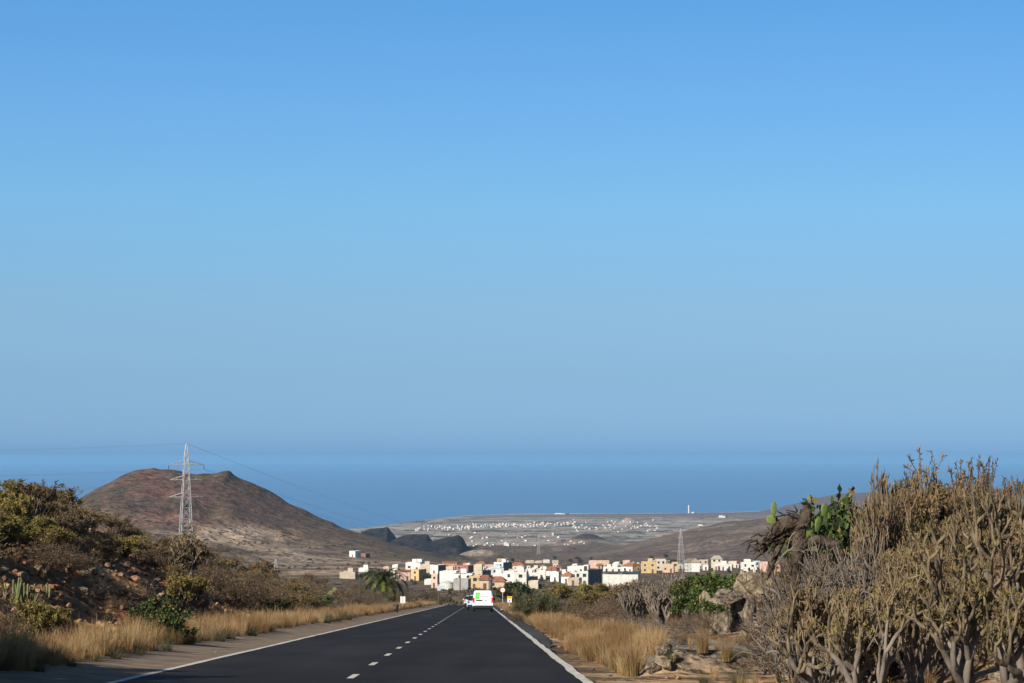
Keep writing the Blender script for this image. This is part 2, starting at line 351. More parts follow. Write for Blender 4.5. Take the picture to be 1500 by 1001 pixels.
def terrain_mat():
    m = bpy.data.materials.new('volcanic_ground'); m.use_nodes = True; n = m.node_tree.nodes; l = m.node_tree.links
    b = n['Principled BSDF']; b.inputs['Roughness'].default_value = .95; b.inputs['Specular IOR Level'].default_value = .1
    at_ = n.new('ShaderNodeAttribute'); at_.attribute_name = 'Col'
    g = n.new('ShaderNodeNewGeometry')
    def noise(sc, det=4):
        q = n.new('ShaderNodeTexNoise'); q.inputs['Scale'].default_value = sc; q.inputs['Detail'].default_value = det; q.inputs['Roughness'].default_value = .6
        l.new(g.outputs['Position'], q.inputs['Vector']); return q
    def ramp(src, p0, p1, c0, c1):
        r = n.new('ShaderNodeValToRGB'); r.color_ramp.elements[0].position = p0; r.color_ramp.elements[1].position = p1
        r.color_ramp.elements[0].color = (*c0, 1); r.color_ramp.elements[1].color = (*c1, 1); l.new(src, r.inputs[0]); return r
    def mul(a, bb, f=1.):
        q = n.new('ShaderNodeMixRGB'); q.blend_type = 'MULTIPLY'; q.inputs[0].default_value = f; l.new(a, q.inputs[1]); l.new(bb, q.inputs[2]); return q
    r1 = ramp(noise(5.).outputs['Fac'], .3, .7, (.62,) * 3, (1.38,) * 3)
    r2 = ramp(noise(.09, 8).outputs['Fac'], .34, .66, (.55, .55, .54), (1.45, 1.42, 1.38))
    c = mul(mul(at_.outputs['Color'], r1.outputs[0]).outputs[0], r2.outputs[0])
    # low plants dotted over the slopes beyond the near ground
    vo = n.new('ShaderNodeTexVoronoi'); vo.inputs['Scale'].default_value = .17; l.new(g.outputs['Position'], vo.inputs['Vector'])
    vr = ramp(vo.outputs['Distance'], .30, .40, (1, 1, 1), (0, 0, 0))
    sp = n.new('ShaderNodeSeparateXYZ'); l.new(g.outputs['Position'], sp.inputs[0])
    mr = n.new('ShaderNodeMapRange'); mr.inputs['From Min'].default_value = 400; mr.inputs['From Max'].default_value = 900; l.new(sp.outputs['Y'], mr.inputs['Value'])
    mr3 = n.new('ShaderNodeMapRange'); mr3.inputs['From Min'].default_value = 3300; mr3.inputs['From Max'].default_value = 4300; mr3.inputs['To Min'].default_value = .95; mr3.inputs['To Max'].default_value = 0.15; l.new(sp.outputs['Y'], mr3.inputs['Value'])
    nn = ramp(noise(.03, 3).outputs['Fac'], .42, .58, (.2,) * 3, (1,) * 3)
    f1 = n.new('ShaderNodeMath'); f1.operation = 'MULTIPLY'; l.new(vr.outputs[0], f1.inputs[0]); l.new(mr.outputs[0], f1.inputs[1])
    f2 = n.new('ShaderNodeMath'); f2.operation = 'MULTIPLY'; l.new(f1.outputs[0], f2.inputs[0]); l.new(mr3.outputs[0], f2.inputs[1])
    f3 = n.new('ShaderNodeMath'); f3.operation = 'MULTIPLY'; l.new(f2.outputs[0], f3.inputs[0]); l.new(nn.outputs[0], f3.inputs[1])
    mxx = n.new('ShaderNodeMixRGB'); l.new(f3.outputs[0], mxx.inputs[0]); l.new(c.outputs[0], mxx.inputs[1]); mxx.inputs[2].default_value = (.040, .040, .026, 1)
    l.new(mxx.outputs[0], b.inputs['Base Color'])
    bp = n.new('ShaderNodeBump'); bp.inputs['Strength'].default_value = .7; bp.inputs['Distance'].default_value = .25
    l.new(noise(3.5, 6).outputs['Fac'], bp.inputs['Height'])
    bp2 = n.new('ShaderNodeBump'); bp2.inputs['Strength'].default_value = .8; bp2.inputs['Distance'].default_value = 6.
    l.new(noise(.12, 6).outputs['Fac'], bp2.inputs['Height']); l.new(bp.outputs[0], bp2.inputs['Normal']); l.new(bp2.outputs[0], b.inputs['Normal'])
    return m
make_terrain()
# sea
def sea():
    m = bpy.data.materials.new('sea_water'); m.use_nodes = True; n = m.node_tree.nodes; l = m.node_tree.links
    b = n['Principled BSDF']; b.inputs['Roughness'].default_value = .3; b.inputs['IOR'].default_value = 1.33; b.inputs['Specular IOR Level'].default_value = .5
    g = n.new('ShaderNodeNewGeometry'); mp = n.new('ShaderNodeMapping'); mp.inputs['Scale'].default_value = (.0004, .0016, 1); l.new(g.outputs['Position'], mp.inputs[0])
    no = n.new('ShaderNodeTexNoise'); no.inputs['Scale'].default_value = 1; no.inputs['Detail'].default_value = 5; l.new(mp.outputs[0], no.inputs['Vector'])
    cr = n.new('ShaderNodeValToRGB'); cr.color_ramp.elements[0].position = .35; cr.color_ramp.elements[1].position = .65
    cr.color_ramp.elements[0].color = (.066, .168, .355, 1); cr.color_ramp.elements[1].color = (.082, .195, .395, 1); l.new(no.outputs[0], cr.inputs[0]); l.new(cr.outputs[0], b.inputs['Base Color'])
    n2 = n.new('ShaderNodeTexNoise'); n2.inputs['Scale'].default_value = .08; l.new(g.outputs['Position'], n2.inputs['Vector'])
    bp = n.new('ShaderNodeBump'); bp.inputs['Strength'].default_value = .6; bp.inputs['Distance'].default_value = 2; l.new(n2.outputs[0], bp.inputs['Height']); l.new(bp.outputs[0], b.inputs['Normal'])
    V = np.array([(-24000, 1000, -200), (24000, 1000, -200), (24000, 64000, -200), (-24000, 64000, -200)], float)
    o = mesh_obj('sea', [(V, np.array([(0, 1, 2, 3)]))], m); tag(o, 'hazy blue sea out to the horizon', None, None, 'structure')
sea()
def haze():
    m = bpy.data.materials.new('haze_air'); m.use_nodes = True; n = m.node_tree.nodes; n.clear()
    v = n.new('ShaderNodeVolumePrincipled'); v.inputs['Color'].default_value = (.285, .58, .90, 1); v.inputs['Density'].default_value = 3.4e-5; v.inputs['Anisotropy'].default_value = 0
    o_ = n.new('ShaderNodeOutputMaterial'); m.node_tree.links.new(v.outputs[0], o_.inputs['Volume'])
    o = mesh_obj('haze', [box(-25000, 25000, -200, 65000, -237, 9)], m)
    tag(o, 'pale blue haze over the plain and the sea', None, None, 'stuff')
haze()
# ------------------------------------------------------------------ road
def strip(name, y, s0, s1, dz, m, ns=2, kind='structure', label=None, thick=0):
    s0 = np.broadcast_to(s0, y.shape); s1 = np.broadcast_to(s1, y.shape)
    t = np.linspace(0, 1, ns); S = s0[:, None] * (1 - t) + s1[:, None] * t; Y = np.repeat(y[:, None], ns, 1)
    o = mesh_obj(name, [(roadp(Y, S, dz).reshape(-1, 3), grid_faces(len(y), ns), 0, True)], m)
    if label or kind: tag(o, label, None, None, kind)
    return o
def asphalt(name, c0, c1, sp=.12):
    m = bpy.data.materials.new(name); m.use_nodes = True; n = m.node_tree.nodes; l = m.node_tree.links; b = n['Principled BSDF']
    g = n.new('ShaderNodeNewGeometry')
    def noise(sc, vec=None, det=4):
        q = n.new('ShaderNodeTexNoise'); q.inputs['Scale'].default_value = sc; q.inputs['Detail'].default_value = det
        l.new(vec or g.outputs['Position'], q.inputs['Vector']); return q
    mp = n.new('ShaderNodeMapping'); mp.inputs['Scale'].default_value = (1.2, .03, 1); l.new(g.outputs['Position'], mp.inputs[0])
    a = noise(1., mp.outputs[0]); f = noise(60, None, 3)
    ad = n.new('ShaderNodeMath'); ad.operation = 'ADD'; l.new(a.outputs[0], ad.inputs[0])
    mu = n.new('ShaderNodeMath'); mu.operation = 'MULTIPLY'; mu.inputs[1].default_value = .5; l.new(f.outputs[0], mu.inputs[0]); l.new(mu.outputs[0], ad.inputs[1])
    cr = n.new('ShaderNodeValToRGB'); cr.color_ramp.elements[0].position = .5; cr.color_ramp.elements[1].position = 1.0
    cr.color_ramp.elements[0].color = (*c0, 1); cr.color_ramp.elements[1].color = (*c1, 1); l.new(ad.outputs[0], cr.inputs[0]); wv = n.new('ShaderNodeTexNoise'); wv.inputs['Scale'].default_value = 1; wv.inputs['Detail'].default_value = 3
    mp2 = n.new('ShaderNodeMapping'); mp2.inputs['Scale'].default_value = (.35, .12, 1); l.new(g.outputs['Position'], mp2.inputs[0]); l.new(mp2.outputs[0], wv.inputs['Vector'])
    pr_ = n.new('ShaderNodeValToRGB'); pr_.color_ramp.elements[0].position = .4; pr_.color_ramp.elements[1].position = .62; pr_.color_ramp.elements[0].color = (.82, .82, .82, 1); pr_.color_ramp.elements[1].color = (1.22, 1.2, 1.18, 1); l.new(wv.outputs[0], pr_.inputs[0])
    mu2 = n.new('ShaderNodeMixRGB'); mu2.blend_type = 'MULTIPLY'; mu2.inputs[0].default_value = 1; l.new(cr.outputs[0], mu2.inputs[1]); l.new(pr_.outputs[0], mu2.inputs[2]); l.new(mu2.outputs[0], b.inputs['Base Color'])
    b.inputs['Roughness'].default_value = .8; b.inputs['Specular IOR Level'].default_value = sp
    bp = n.new('ShaderNodeBump'); bp.inputs['Strength'].default_value = .4; bp.inputs['Distance'].default_value = .004; l.new(f.outputs[0], bp.inputs['Height']); l.new(bp.outputs[0], b.inputs['Normal'])
    return m
yr = np.concatenate([np.arange(-38, 400, 1.0), np.arange(400, 475, 2.)])
edge = lambda y, sd, a=.05: a * fbm(y * .35, y * 0 + sd, 4, sd) * 2
strip('road', yr, -5.52, 1.68 + edge(yr, 3), 0.0, asphalt('road_asphalt', (.017, .0145, .0142), (.028, .0245, .0235)), 8, label='dark asphalt road running down towards the sea')
ysh = yr[(yr < 430)]
strip('shoulder', ysh, -7.95 + edge(ysh, 8, .35), -5.49, .006, mat('dusty_concrete', (.20, .15, .105), .95, .28, 1.6, bump=.5), 6, label='dusty concrete gutter strip between the left line and the grass')
yh = yr[(yr > 58) & (yr < 425)]
strip('hard_shoulder', yh, 1.66, np.minimum(1.70 + (yh - 58) * .02, 2.25) + edge(yh, 5, .22), -.006, asphalt('worn_asphalt', (.045, .042, .038), (.075, .07, .062)), 3, label='worn asphalt edge strip right of the white line')
paint = mat('road_paint', (.56, .54, .49), .75, .28, 9.)
yl = yr[yr < 424]
def solid_line(s0, sd, label):
    yy = np.arange(-38, 424, .5); w = edge(yy, sd, .035) * .8
    o = strip('edge_line', yy, s0 + w + edge(yy, sd + 1, .02), s0 + .155 + w + edge(yy, sd + 2, .02), .005, paint, 2, None)
    tag(o, label, 'road marking', 'solid white edge lines')
solid_line(-5.49, 31, 'solid white line along the left edge of the road')
solid_line(1.50, 37, 'solid white line along the right edge of the road')
k = 0
DY = 39.9 - 7.5 * 3
while True:
    y0 = DY + k * 7.5
    if y0 > 410: break
    yy = np.linspace(y0 - 1.05, y0 + 1.05, 5)
    o = strip('lane_dash', yy, np.full(5, -2.06), np.full(5, -1.95), .005, paint, 2, None)
    tag(o, 'short white dash of the centre line between the two lanes', 'road marking', 'centre line dashes'); k += 1
for y0, s0, s1 in ((276, -4.7, -3.2), (216, -4.35, -3.2), (169, -4.0, -3.2)):
    o = strip('rumble_bar', np.linspace(y0 - .5, y0 + .5, 3), np.full(3, s0), np.full(3, s1), .005, mat('worn_paint', (.25, .24, .23), .8, .35, 3.), 2, None)
    tag(o, 'faint worn white bar painted across the oncoming lane', 'road marking', 'worn bars across the left lane')
# ------------------------------------------------------------------ plant library
def unit(v): return v / (np.linalg.norm(v) + 1e-9)
def grow(r, stems, depth, L, rad, spread, up, ls=.84, rs=.74, seg=3, kids=(2, 3), lean=.7, swell=.0, wig=.12, drop=.0):
    S = []; tips = []; st = []
    for i in range(stems):
        az = 2 * math.pi * (i + r.rand() * .7) / stems; tl = lean * (.3 + .7 * r.rand())
        d = np.array((math.sin(tl) * math.cos(az), math.sin(tl) * math.sin(az), math.cos(tl)))
        st.append((np.array((math.cos(az), math.sin(az), 0)) * rad * 1.4 * (stems > 1), d, L * (.8 + .5 * r.rand()), rad * (.8 + .35 * r.rand()), 0))
    while st:
        p, d, ln, rr, lv = st.pop()
        for k in range(seg):
            d2 = unit(d + np.array((0, 0, up / seg)) + r.normal(0, wig, 3)); q = p + d2 * ln / seg
            a, b = k / seg, (k + 1) / seg
            f = lambda t: rr * (1 + (rs ** .5 - 1) * t) * (1 - swell + 2 * swell * math.sin(math.pi * t))
            S.append((*p, *(q + d2 * rr * .3), f(a), f(b), lv)); p, d = q, d2
        if lv < depth and r.rand() > drop * (lv > 1):
            n = kids[r.randint(len(kids))]; az0 = r.rand() * 6.28
            ax = unit(np.cross(d, r.normal(0, 1, 3))); ay = np.cross(d, ax)
            for j in range(n):
                az = az0 + j * 2 * math.pi / n + r.normal(0, .35)
                c = unit(d + spread * (.7 + .6 * r.rand()) * (ax * math.cos(az) + ay * math.sin(az)))
                if c[2] < -.15: c[2] *= -.3
                st.append((p.copy(), c, ln * ls * (.75 + .5 * r.rand()), rr * rs, lv + 1))
        else:
            S.append((*p, *(p + d * rr * 1.1), rr * rs ** .5, rr * .35, lv + 1)); tips.append((*p, *d, rr))
    S = np.array(S); T = np.array(tips); sc = 1. / max(S[:, 5].max(), .01)
    S[:, :8] *= sc; T[:, :3] *= sc; T[:, 6] *= sc
    return S, T
def seg_parts(S, n, lv_split=2, keep=None):
    out = []
    for m, k in ((0, S[:, 8] < lv_split), (1, S[:, 8] >= lv_split)):
        if k.any():
            Q = S[k]; out.append(tubes(Q[:, :3], Q[:, 3:6], Q[:, 6], Q[:, 7], n if m == 0 else max(3, n - 1), m))
    return out
def rosettes(r, T, cnt, ln, wd, openness=.9, back=.05, ms=(0,), droop=0.):
    """narrow pointed leaves round every tip"""
    n = len(T) * cnt; P = np.repeat(T[:, :3], cnt, 0); D = np.repeat(T[:, 3:6], cnt, 0)
    o = r.normal(0, 1, (n, 3)); o /= np.linalg.norm(o, axis=1, keepdims=True)
    d = D * (1 - openness * .5) + o * openness; d[:, 2] -= droop; d /= np.linalg.norm(d, axis=1, keepdims=True)
    P = P - D * (back * r.rand(n, 1)); l = ln * (.6 + .7 * r.rand(n, 1)); w = wd * (.7 + .6 * r.rand(n, 1))
    side = np.cross(d, r.normal(0, 1, (n, 3))); side /= np.linalg.norm(side, axis=1, keepdims=True)
    V = np.stack([P, P + d * l * .55 + side * w, P + d * l, P + d * l * .55 - side * w], 1).reshape(-1, 3)
    Fc = np.arange(n * 4).reshape(-1, 4); mi = r.randint(len(ms), size=n)
    return [(V, Fc[mi == j], m, True) for j, m in enumerate(ms) if (mi == j).any()]
def mk(name, parts, mats, smooth=False):
    o = mesh_obj(name, parts, mats, None, smooth); me = o.data; bpy.data.objects.remove(o); return me
bark_dark = mat('old_bark', (.085, .068, .052), .95, .3, 9, objvar=.2, bump=.5)
bark_tan = mat('tan_bark', (.105, .080, .056), .9, .35, 8, tint=(.195, .148, .095), objvar=.14, bump=.4)
bark_young = mat('young_bark', (.13, .102, .06), .85, .35, 6, tint=(.25, .195, .10), objvar=.16)
bark_grey = mat('grey_bark', (.115, .095, .078), .95, .3, 6, tint=(.20, .17, .145), objvar=.15)
bark_pale = mat('pale_bark', (.17, .142, .115), .9, .25, 6, objvar=.1)
leaf_olive = mat('olive_leaf', (.155, .12, .05), .8, .3, 4, tint=(.27, .20, .085), objvar=.25, transl=.25)
leaf_brown = mat('brown_leaf', (.17, .11, .058), .9, .3, 5, tint=(.28, .19, .10), objvar=.2, transl=.2)
leaf_yellow = mat('yellow_leaf', (.27, .225, .065), .8, .2, 5, objvar=.2, transl=.3)
leaf_green = mat('green_leaf', (.055, .105, .022), .6, .3, 5, tint=(.10, .16, .035), objvar=.15, transl=.3)
leaf_dark = mat('dark_leaf', (.028, .045, .018), .7, .3, 5, tint=(.05, .065, .025), objvar=.2, transl=.2)
twig_brown = mat('brown_twig', (.075, .055, .038), .95, .3, 5, tint=(.13, .098, .068), objvar=.25)
twig_grey = mat('grey_twig', (.13, .11, .095), .95, .3, 5, tint=(.19, .16, .135), objvar=.2)
straw = mat('dry_straw', (.30, .185, .08), .85, .25, .22, tint=(.50, .36, .19), transl=.35)
straw_red = mat('rusty_straw', (.27, .135, .06), .85, .25, .8, transl=.35)
green_blade = mat('green_blade', (.075, .105, .06), .8, .25, 3, tint=(.13, .15, .085), objvar=.2, transl=.3)
cactus_green = mat('cactus_green', (.105, .125, .048), .75, .25, 6, tint=(.175, .19, .08), objvar=.1)
dead_bark = mat('dead_cactus_bark', (.045, .032, .024), .95, .4, 8, tint=(.10, .075, .055), bump=.9, bscale=20)
LIB = {}
def lib(kind, name, variants): LIB[kind] = (name, variants)
V_ = []
for sd in (1, 2, 3, 4):       # leafy tabaiba
    r = rng_(sd); S, T = grow(r, 5 + sd % 2, 5, .34, .05, .55, .42, .8, .72, 2, (2, 2, 3), .95)
    V_.append([('branches', mk('branches', seg_parts(S, 4, 3), [bark_grey, bark_tan])), ('leaves', mk('leaves', rosettes(r, T, 7, .08, .011, .85, .05, (0, 0, 1)), [leaf_olive, leaf_brown]))])
lib('tabaiba', 'spurge_shrub', V_)
V_ = []
for sd in (11, 12, 13):       # yellow green
    r = rng_(sd); S, T = grow(r, 6, 5, .34, .045, .5, .5, .8, .72, 2, (2, 2, 3), .9)
    V_.append([('branches', mk('branches', seg_parts(S, 4, 3), [bark_tan, bark_young])), ('leaves', mk('leaves', rosettes(r, T, 10, .09, .013, .9, .05, (0, 1, 1)), [leaf_olive, leaf_yellow]))])
lib('yellow', 'spurge_shrub', V_)
V_ = []
for sd in (21, 22, 23):       # upright fingers
    r = rng_(sd); S, T = grow(r, 6, 5, .30, .045, .7, .5, .84, .78, 3, (2, 2, 3), 1.0, .06, .15)
    V_.append([('branches', mk('branches', seg_parts(S, 5, 3), [bark_grey, bark_tan])), ('leaves', mk('leaves', rosettes(r, T, 4, .06, .010, .8, .03, (0, 1)), [leaf_brown, leaf_olive]))])
lib('finger', 'candelabra_shrub', V_)
V_ = []
for sd in (31, 32):           # bare grey big
    r = rng_(sd); S, T = grow(r, 7, 6, .28, .055, .42, .6, .84, .78, 2, (2, 2, 3), 1.15, 0, .1)
    V_.append([('branches', mk('branches', seg_parts(S, 4, 4), [bark_grey, bark_pale]))])
lib('bare', 'bare_spurge', V_)
V_ = []
for sd in (41, 42, 43):       # fine thorn scrub
    r = rng_(sd); S, T = grow(r, 12, 4, .33, .017, .75, .12, .82, .66, 2, (2, 3, 3), 1.35, 0, .2)
    V_.append([('twigs', mk('twigs', seg_parts(S, 3, 3), [twig_brown, twig_brown])), ('dry_leaves', mk('dry_leaves', rosettes(r, T, 3, .05, .008, 1, .1, (0, 1)), [twig_brown, leaf_brown]))])
lib('thorn', 'thorn_bush', V_)
V_ = []
for sd in (46, 47):
    r = rng_(sd); S, T = grow(r, 11, 4, .33, .018, .7, .1, .82, .66, 2, (2, 3, 3), 1.3, 0, .22)
    V_.append([('twigs', mk('twigs', seg_parts(S, 3, 3), [twig_grey, twig_grey])), ('dry_leaves', mk('dry_leaves', rosettes(r, T, 2, .05, .007, 1, .1, (0,)), [twig_grey]))])
lib('greythorn', 'thorn_bush', V_)
V_ = []
for sd in (51, 52, 53):       # leafy green
    r = rng_(sd); S, T = grow(r, 6, 4, .34, .03, .75, .25, .84, .7, 2, (2, 3, 3), 1.0, 0, .16)
    V_.append([('stems', mk('stems', seg_parts(S, 4, 3), [bark_dark, bark_tan])), ('leaves', mk('leaves', rosettes(r, T, 13, .085, .028, 1.1, .18, (0, 0, 0, 0, 0, 1, 1, 1, 2)), [leaf_green, leaf_dark, leaf_yellow]))])
lib('leafy', 'leafy_bush', V_)
V_ = []
for sd in (56, 57):           # dark dense
    r = rng_(sd); S, T = grow(r, 6, 4, .34, .03, .75, .25, .84, .7, 2, (3, 3), 1.0, 0, .16)
    V_.append([('stems', mk('stems', seg_parts(S, 3, 3), [bark_dark, bark_dark])), ('leaves', mk('leaves', rosettes(r, T, 14, .10, .024, 1.1, .2, (0, 0, 1)), [leaf_dark, leaf_green]))])
lib('dark', 'dense_bush', V_)
V_ = []
for sd in (61, 62):           # broom-like pale green
    r = rng_(sd); S, T = grow(r, 10, 4, .35, .018, .45, .3, .85, .7, 2, (2, 3, 3), .95, 0, .14)
    V_.append([('stems', mk('stems', seg_parts(S, 3, 3), [bark_grey, green_blade])), ('leaves', mk('leaves', rosettes(r, T, 14, .10, .007, .8, .2, (0, 0, 1)), [green_blade, leaf_olive]))])
lib('broom', 'broom_bush', V_)
V_ = []
for sd in (71, 72, 73, 74):       # close kleinia trees: thick swollen stems
    r = rng_(sd); S, T = grow(r, (3, 4, 3, 5)[sd - 71], 6, .36, .055, .74, .42, .80, .79, 4, (2, 2, 2, 3), 1.05, .12, .17, .05)
    V_.append([('branches', mk('branches', seg_parts(S, 8, 3), [bark_grey, bark_tan])), ('young_shoots', mk('young_shoots', seg_parts(S[S[:, 8] > 4][::2], 6, 0)[:], [bark_young, bark_young])), ('leaves', mk('leaves', rosettes(r, T, 8, .05, .0045, .85, .03, (0, 1, 1)), [leaf_olive, leaf_brown, leaf_yellow]))])
lib('kleinia', 'candelabra_tree', V_)
V_ = []
for sd in (75, 76):       # nearest tree: few thick forking limbs
    r = rng_(sd); S, T = grow(r, 3, 5, .46, .075, .78, .5, .78, .76, 5, (2, 2, 3), .95, .12, .13, .03)
    V_.append([('branches', mk('branches', seg_parts(S, 9, 3), [bark_grey, bark_tan])), ('young_shoots', mk('young_shoots', seg_parts(S[S[:, 8] > 3][::2], 7, 0), [bark_young, bark_young])), ('leaves', mk('leaves', rosettes(r, T, 9, .05, .004, .85, .03, (0, 1, 2)), [leaf_olive, leaf_brown, leaf_yellow]))])
lib('bigkleinia', 'candelabra_tree', V_)
V_ = []
for sd in (81, 82):           # tangled bare branches
    r = rng_(sd); S, T = grow(r, 5, 5, .34, .035, .95, .12, .86, .74, 4, (2, 3), 1.0, .0, .22, .1)
    V_.append([('branches', mk('branches', seg_parts(S, 6, 3), [bark_dark, bark_grey]))])
lib('tangle', 'dead_shrub', V_)
V_ = []
for sd in (3, 5, 6):       # close tabaiba with small leaves
    r = rng_(sd); S, T = grow(r, 6, 6, .28, .045, .52, .42, .84, .74, 3, (2, 2, 3), .9)
    V_.append([('branches', mk('branches', seg_parts(S, 6, 4), [bark_grey, bark_tan])), ('leaves', mk('leaves', rosettes(r, T, 8, .038, .0055, .95, .05, (0, 0, 1, 1)), [leaf_olive, leaf_brown]))])
lib('tabnear', 'spurge_shrub', V_)
V_ = []
for sd in (54, 58):
    r = rng_(sd); S, T = grow(r, 4, 6, .3, .026, .62, .22, .84, .72, 2, (2, 3, 3), .6, 0, .16); T = T[T[:, 2] > .76]
    V_.append([('stems', mk('stems', seg_parts(S, 5, 3), [bark_dark, bark_tan])), ('leaves', mk('leaves', rosettes(r, T, 12, .05, .019, 1.1, .12, (0, 0, 0, 0, 0, 1, 1, 1, 2)), [leaf_green, leaf_dark, leaf_yellow]))])
lib('leafnear', 'leafy_bush', V_)
COUNT = {}
def plant(kind, loc, h, label, group=None, rz=None, var=None, wide=1.):
    nm, vs = LIB[kind]; COUNT[kind] = COUNT.get(kind, 0) + 1; k = COUNT[kind]
    v = vs[(k if var is None else var) % len(vs)]
    rz = (k * 2.399) % 6.283 if rz is None else rz
    e = empty(nm, (loc[0], loc[1], loc[2] - .04 * h), label, 'plant' if kind in ('cactus',) else ('tree' if 'kleinia' in kind else 'shrub'), group, rz, (h * wide, h * wide, h))
    for pn, me in v:
        o = bpy.data.objects.new(pn, me); C.objects.link(o); o.parent = e
    return e
def plantpx(kind, px, pyb, pyt, label, group=None, d=None, **k):
    p = hit(px, pyb) if d is None else onground(px, d)
    h = (pyb - pyt) / (F / p[1]) if d is None else (1.25 - (pyt - 668) / F * d) - p[2]
    return plant(kind, p, h, label, group, **k)
def tuft_parts(r, n, h, rad, lean, w, m=0, seg=3):
    a = r.rand(n) * 6.283; b = np.stack([np.cos(a), np.sin(a)], 1) * (rad * r.rand(n) ** .5)[:, None]
    da = a + r.normal(0, .7, n); d = np.stack([np.cos(da), np.sin(da)], 1) * (lean * r.rand(n))[:, None]
    hh = h * (.55 + .5 * r.rand(n)); wa = r.rand(n) * 6.283; W2 = np.stack([np.cos(wa), np.sin(wa)], 1)
    rows = []
    for t in np.linspace(0, 1, seg):
        p = b + d * (hh * t ** 2)[:, None]; ww = (w * (1 - .8 * t))
        z = hh * (t - .25 * t * t * np.linalg.norm(d, axis=1))
        rows.append(np.concatenate([p - W2 * ww / 2, z[:, None]], 1)); rows.append(np.concatenate([p + W2 * ww / 2, z[:, None]], 1))
    V = np.stack(rows, 1); Fc = []
    for k in range(seg - 1): Fc.append(np.array([2 * k, 2 * k + 1, 2 * k + 3, 2 * k + 2]))
    Fc = (np.arange(n) * 2 * seg)[:, None, None] + np.stack(Fc)[None]
    return (V.reshape(-1, 3), Fc.reshape(-1, 4), m, True)
def merge(variants, locs, rzs, scs):
    out = []; locs = np.asarray(locs); rzs = np.asarray(rzs); scs = np.asarray(scs)
    for k, vs in enumerate(variants):
        idx = np.arange(len(locs)) % len(variants) == k
        if not idx.any(): continue
        L, c, s, q = locs[idx], np.cos(rzs[idx])[:, None], np.sin(rzs[idx])[:, None], scs[idx][:, None]
        for V, Fc, m, sm_ in vs:
            x = (V[None, :, 0] * c - V[None, :, 1] * s) * q + L[:, 0:1]; y = (V[None, :, 0] * s + V[None, :, 1] * c) * q + L[:, 1:2]; z = V[None, :, 2] * q + L[:, 2:3]
            VV = np.stack([x, y, z], -1).reshape(-1, 3); FF = (np.arange(len(L)) * len(V))[:, None, None] + Fc[None]
            out.append((VV, FF.reshape(-1, Fc.shape[1]), m, sm_))
    return out
# ---- dry grass along both verges
r = rng_(500)
TV = [[tuft_parts(rng_(600 + i), 95, .75 if i != 4 else .5, .16, .55 if i != 4 else 1.0, .011, 0 if i != 4 else 2), tuft_parts(rng_(650 + i), 25, .45, .2, .8, .012, 1), tuft_parts(rng_(670 + i), 22, .9, .15, .4, .014, 0 if i % 3 else 1, 4)] for i in range(6)]
L = []
for i in range(2600):
    y = 30 + 390 * (i / 2600.) ** 1.25; s = -6.95 - abs(r.normal(0, .75)) - (.3 * r.rand())
    if fbm(np.array([y * .28]), np.array([s * .5]), 3, 7)[0] < -.13 and y < 150: continue
    L.append((s - .0128 * y, y))
for i in range(700):
    y = 30 + 380 * (i / 700.); s = -9 - 9 * r.rand() ** 1.5
    if fbm(np.array([y * .1]), np.array([s * .2]), 3, 9)[0] > .02: L.append((s - .0128 * y, y))
L = np.array(L); z = height(L[:, 0], L[:, 1])
sc = np.interp(L[:, 1], [30, 60, 400], [.95, .92, .85]) * (.55 + .5 * r.rand(len(L))) * (1.05 + 1.1 * fbm(L[:, 1] * .35, L[:, 0] * 0, 3, 77)) * np.where(L[:, 0] + .0128 * L[:, 1] < -9.3, .6, 1)
o = mesh_obj('dry_grass', merge(TV, np.column_stack([L, z - .03]), r.rand(len(L)) * 6.28, sc * .88), [straw, straw_red, green_blade]); tag(o, 'golden dry grass in tufts along the foot of the left bank', 'grass', None, 'stuff')
L = []
for i in range(2300):
    y = 60 + 350 * (i / 2300.) ** 1.2; s = 2.25 + (y > 75) * 0 + 2.6 * r.rand() ** 1.4 + .2
    L.append((s - .0128 * y, y))
for i in range(330):
    y = 41 + 22 * r.rand(); s = 2.15 + .95 * r.rand()
    if y < 50 and s < 2.35: continue
    L.append((s - .0128 * y, y))
for i in range(520):
    y = 26 + 50 * r.rand(); s = 3.5 + 5 * r.rand()
    if fbm(np.array([y * .3]), np.array([s * .6]), 3, 19)[0] > -.05: L.append((s - .0128 * y, y))
for i in range(120):
    y = 70 + 250 * r.rand(); s = 4.5 + 8 * r.rand()
    if fbm(np.array([y * .1]), np.array([s * .2]), 3, 29)[0] > -.02: L.append((s - .0128 * y, y))
L = np.array(L); z = height(L[:, 0], L[:, 1]); S_ = L[:, 0] + .0128 * L[:, 1]
sc = (.45 + .45 * r.rand(len(L))) * (1.05 + 1.2 * fbm(L[:, 1] * .3, L[:, 0] * .8, 3, 78)) * np.where((S_ > 3.4) & (L[:, 1] < 76), .55, 1) * np.interp(L[:, 1], [40, 110], [.72, .85])
o = mesh_obj('dry_grass', merge(TV, np.column_stack([L, z - .03]), r.rand(len(L)) * 6.28, sc * .9), [straw, straw_red, green_blade]); tag(o, 'golden dry grass between the right white line and the scrub', 'grass', None, 'stuff')
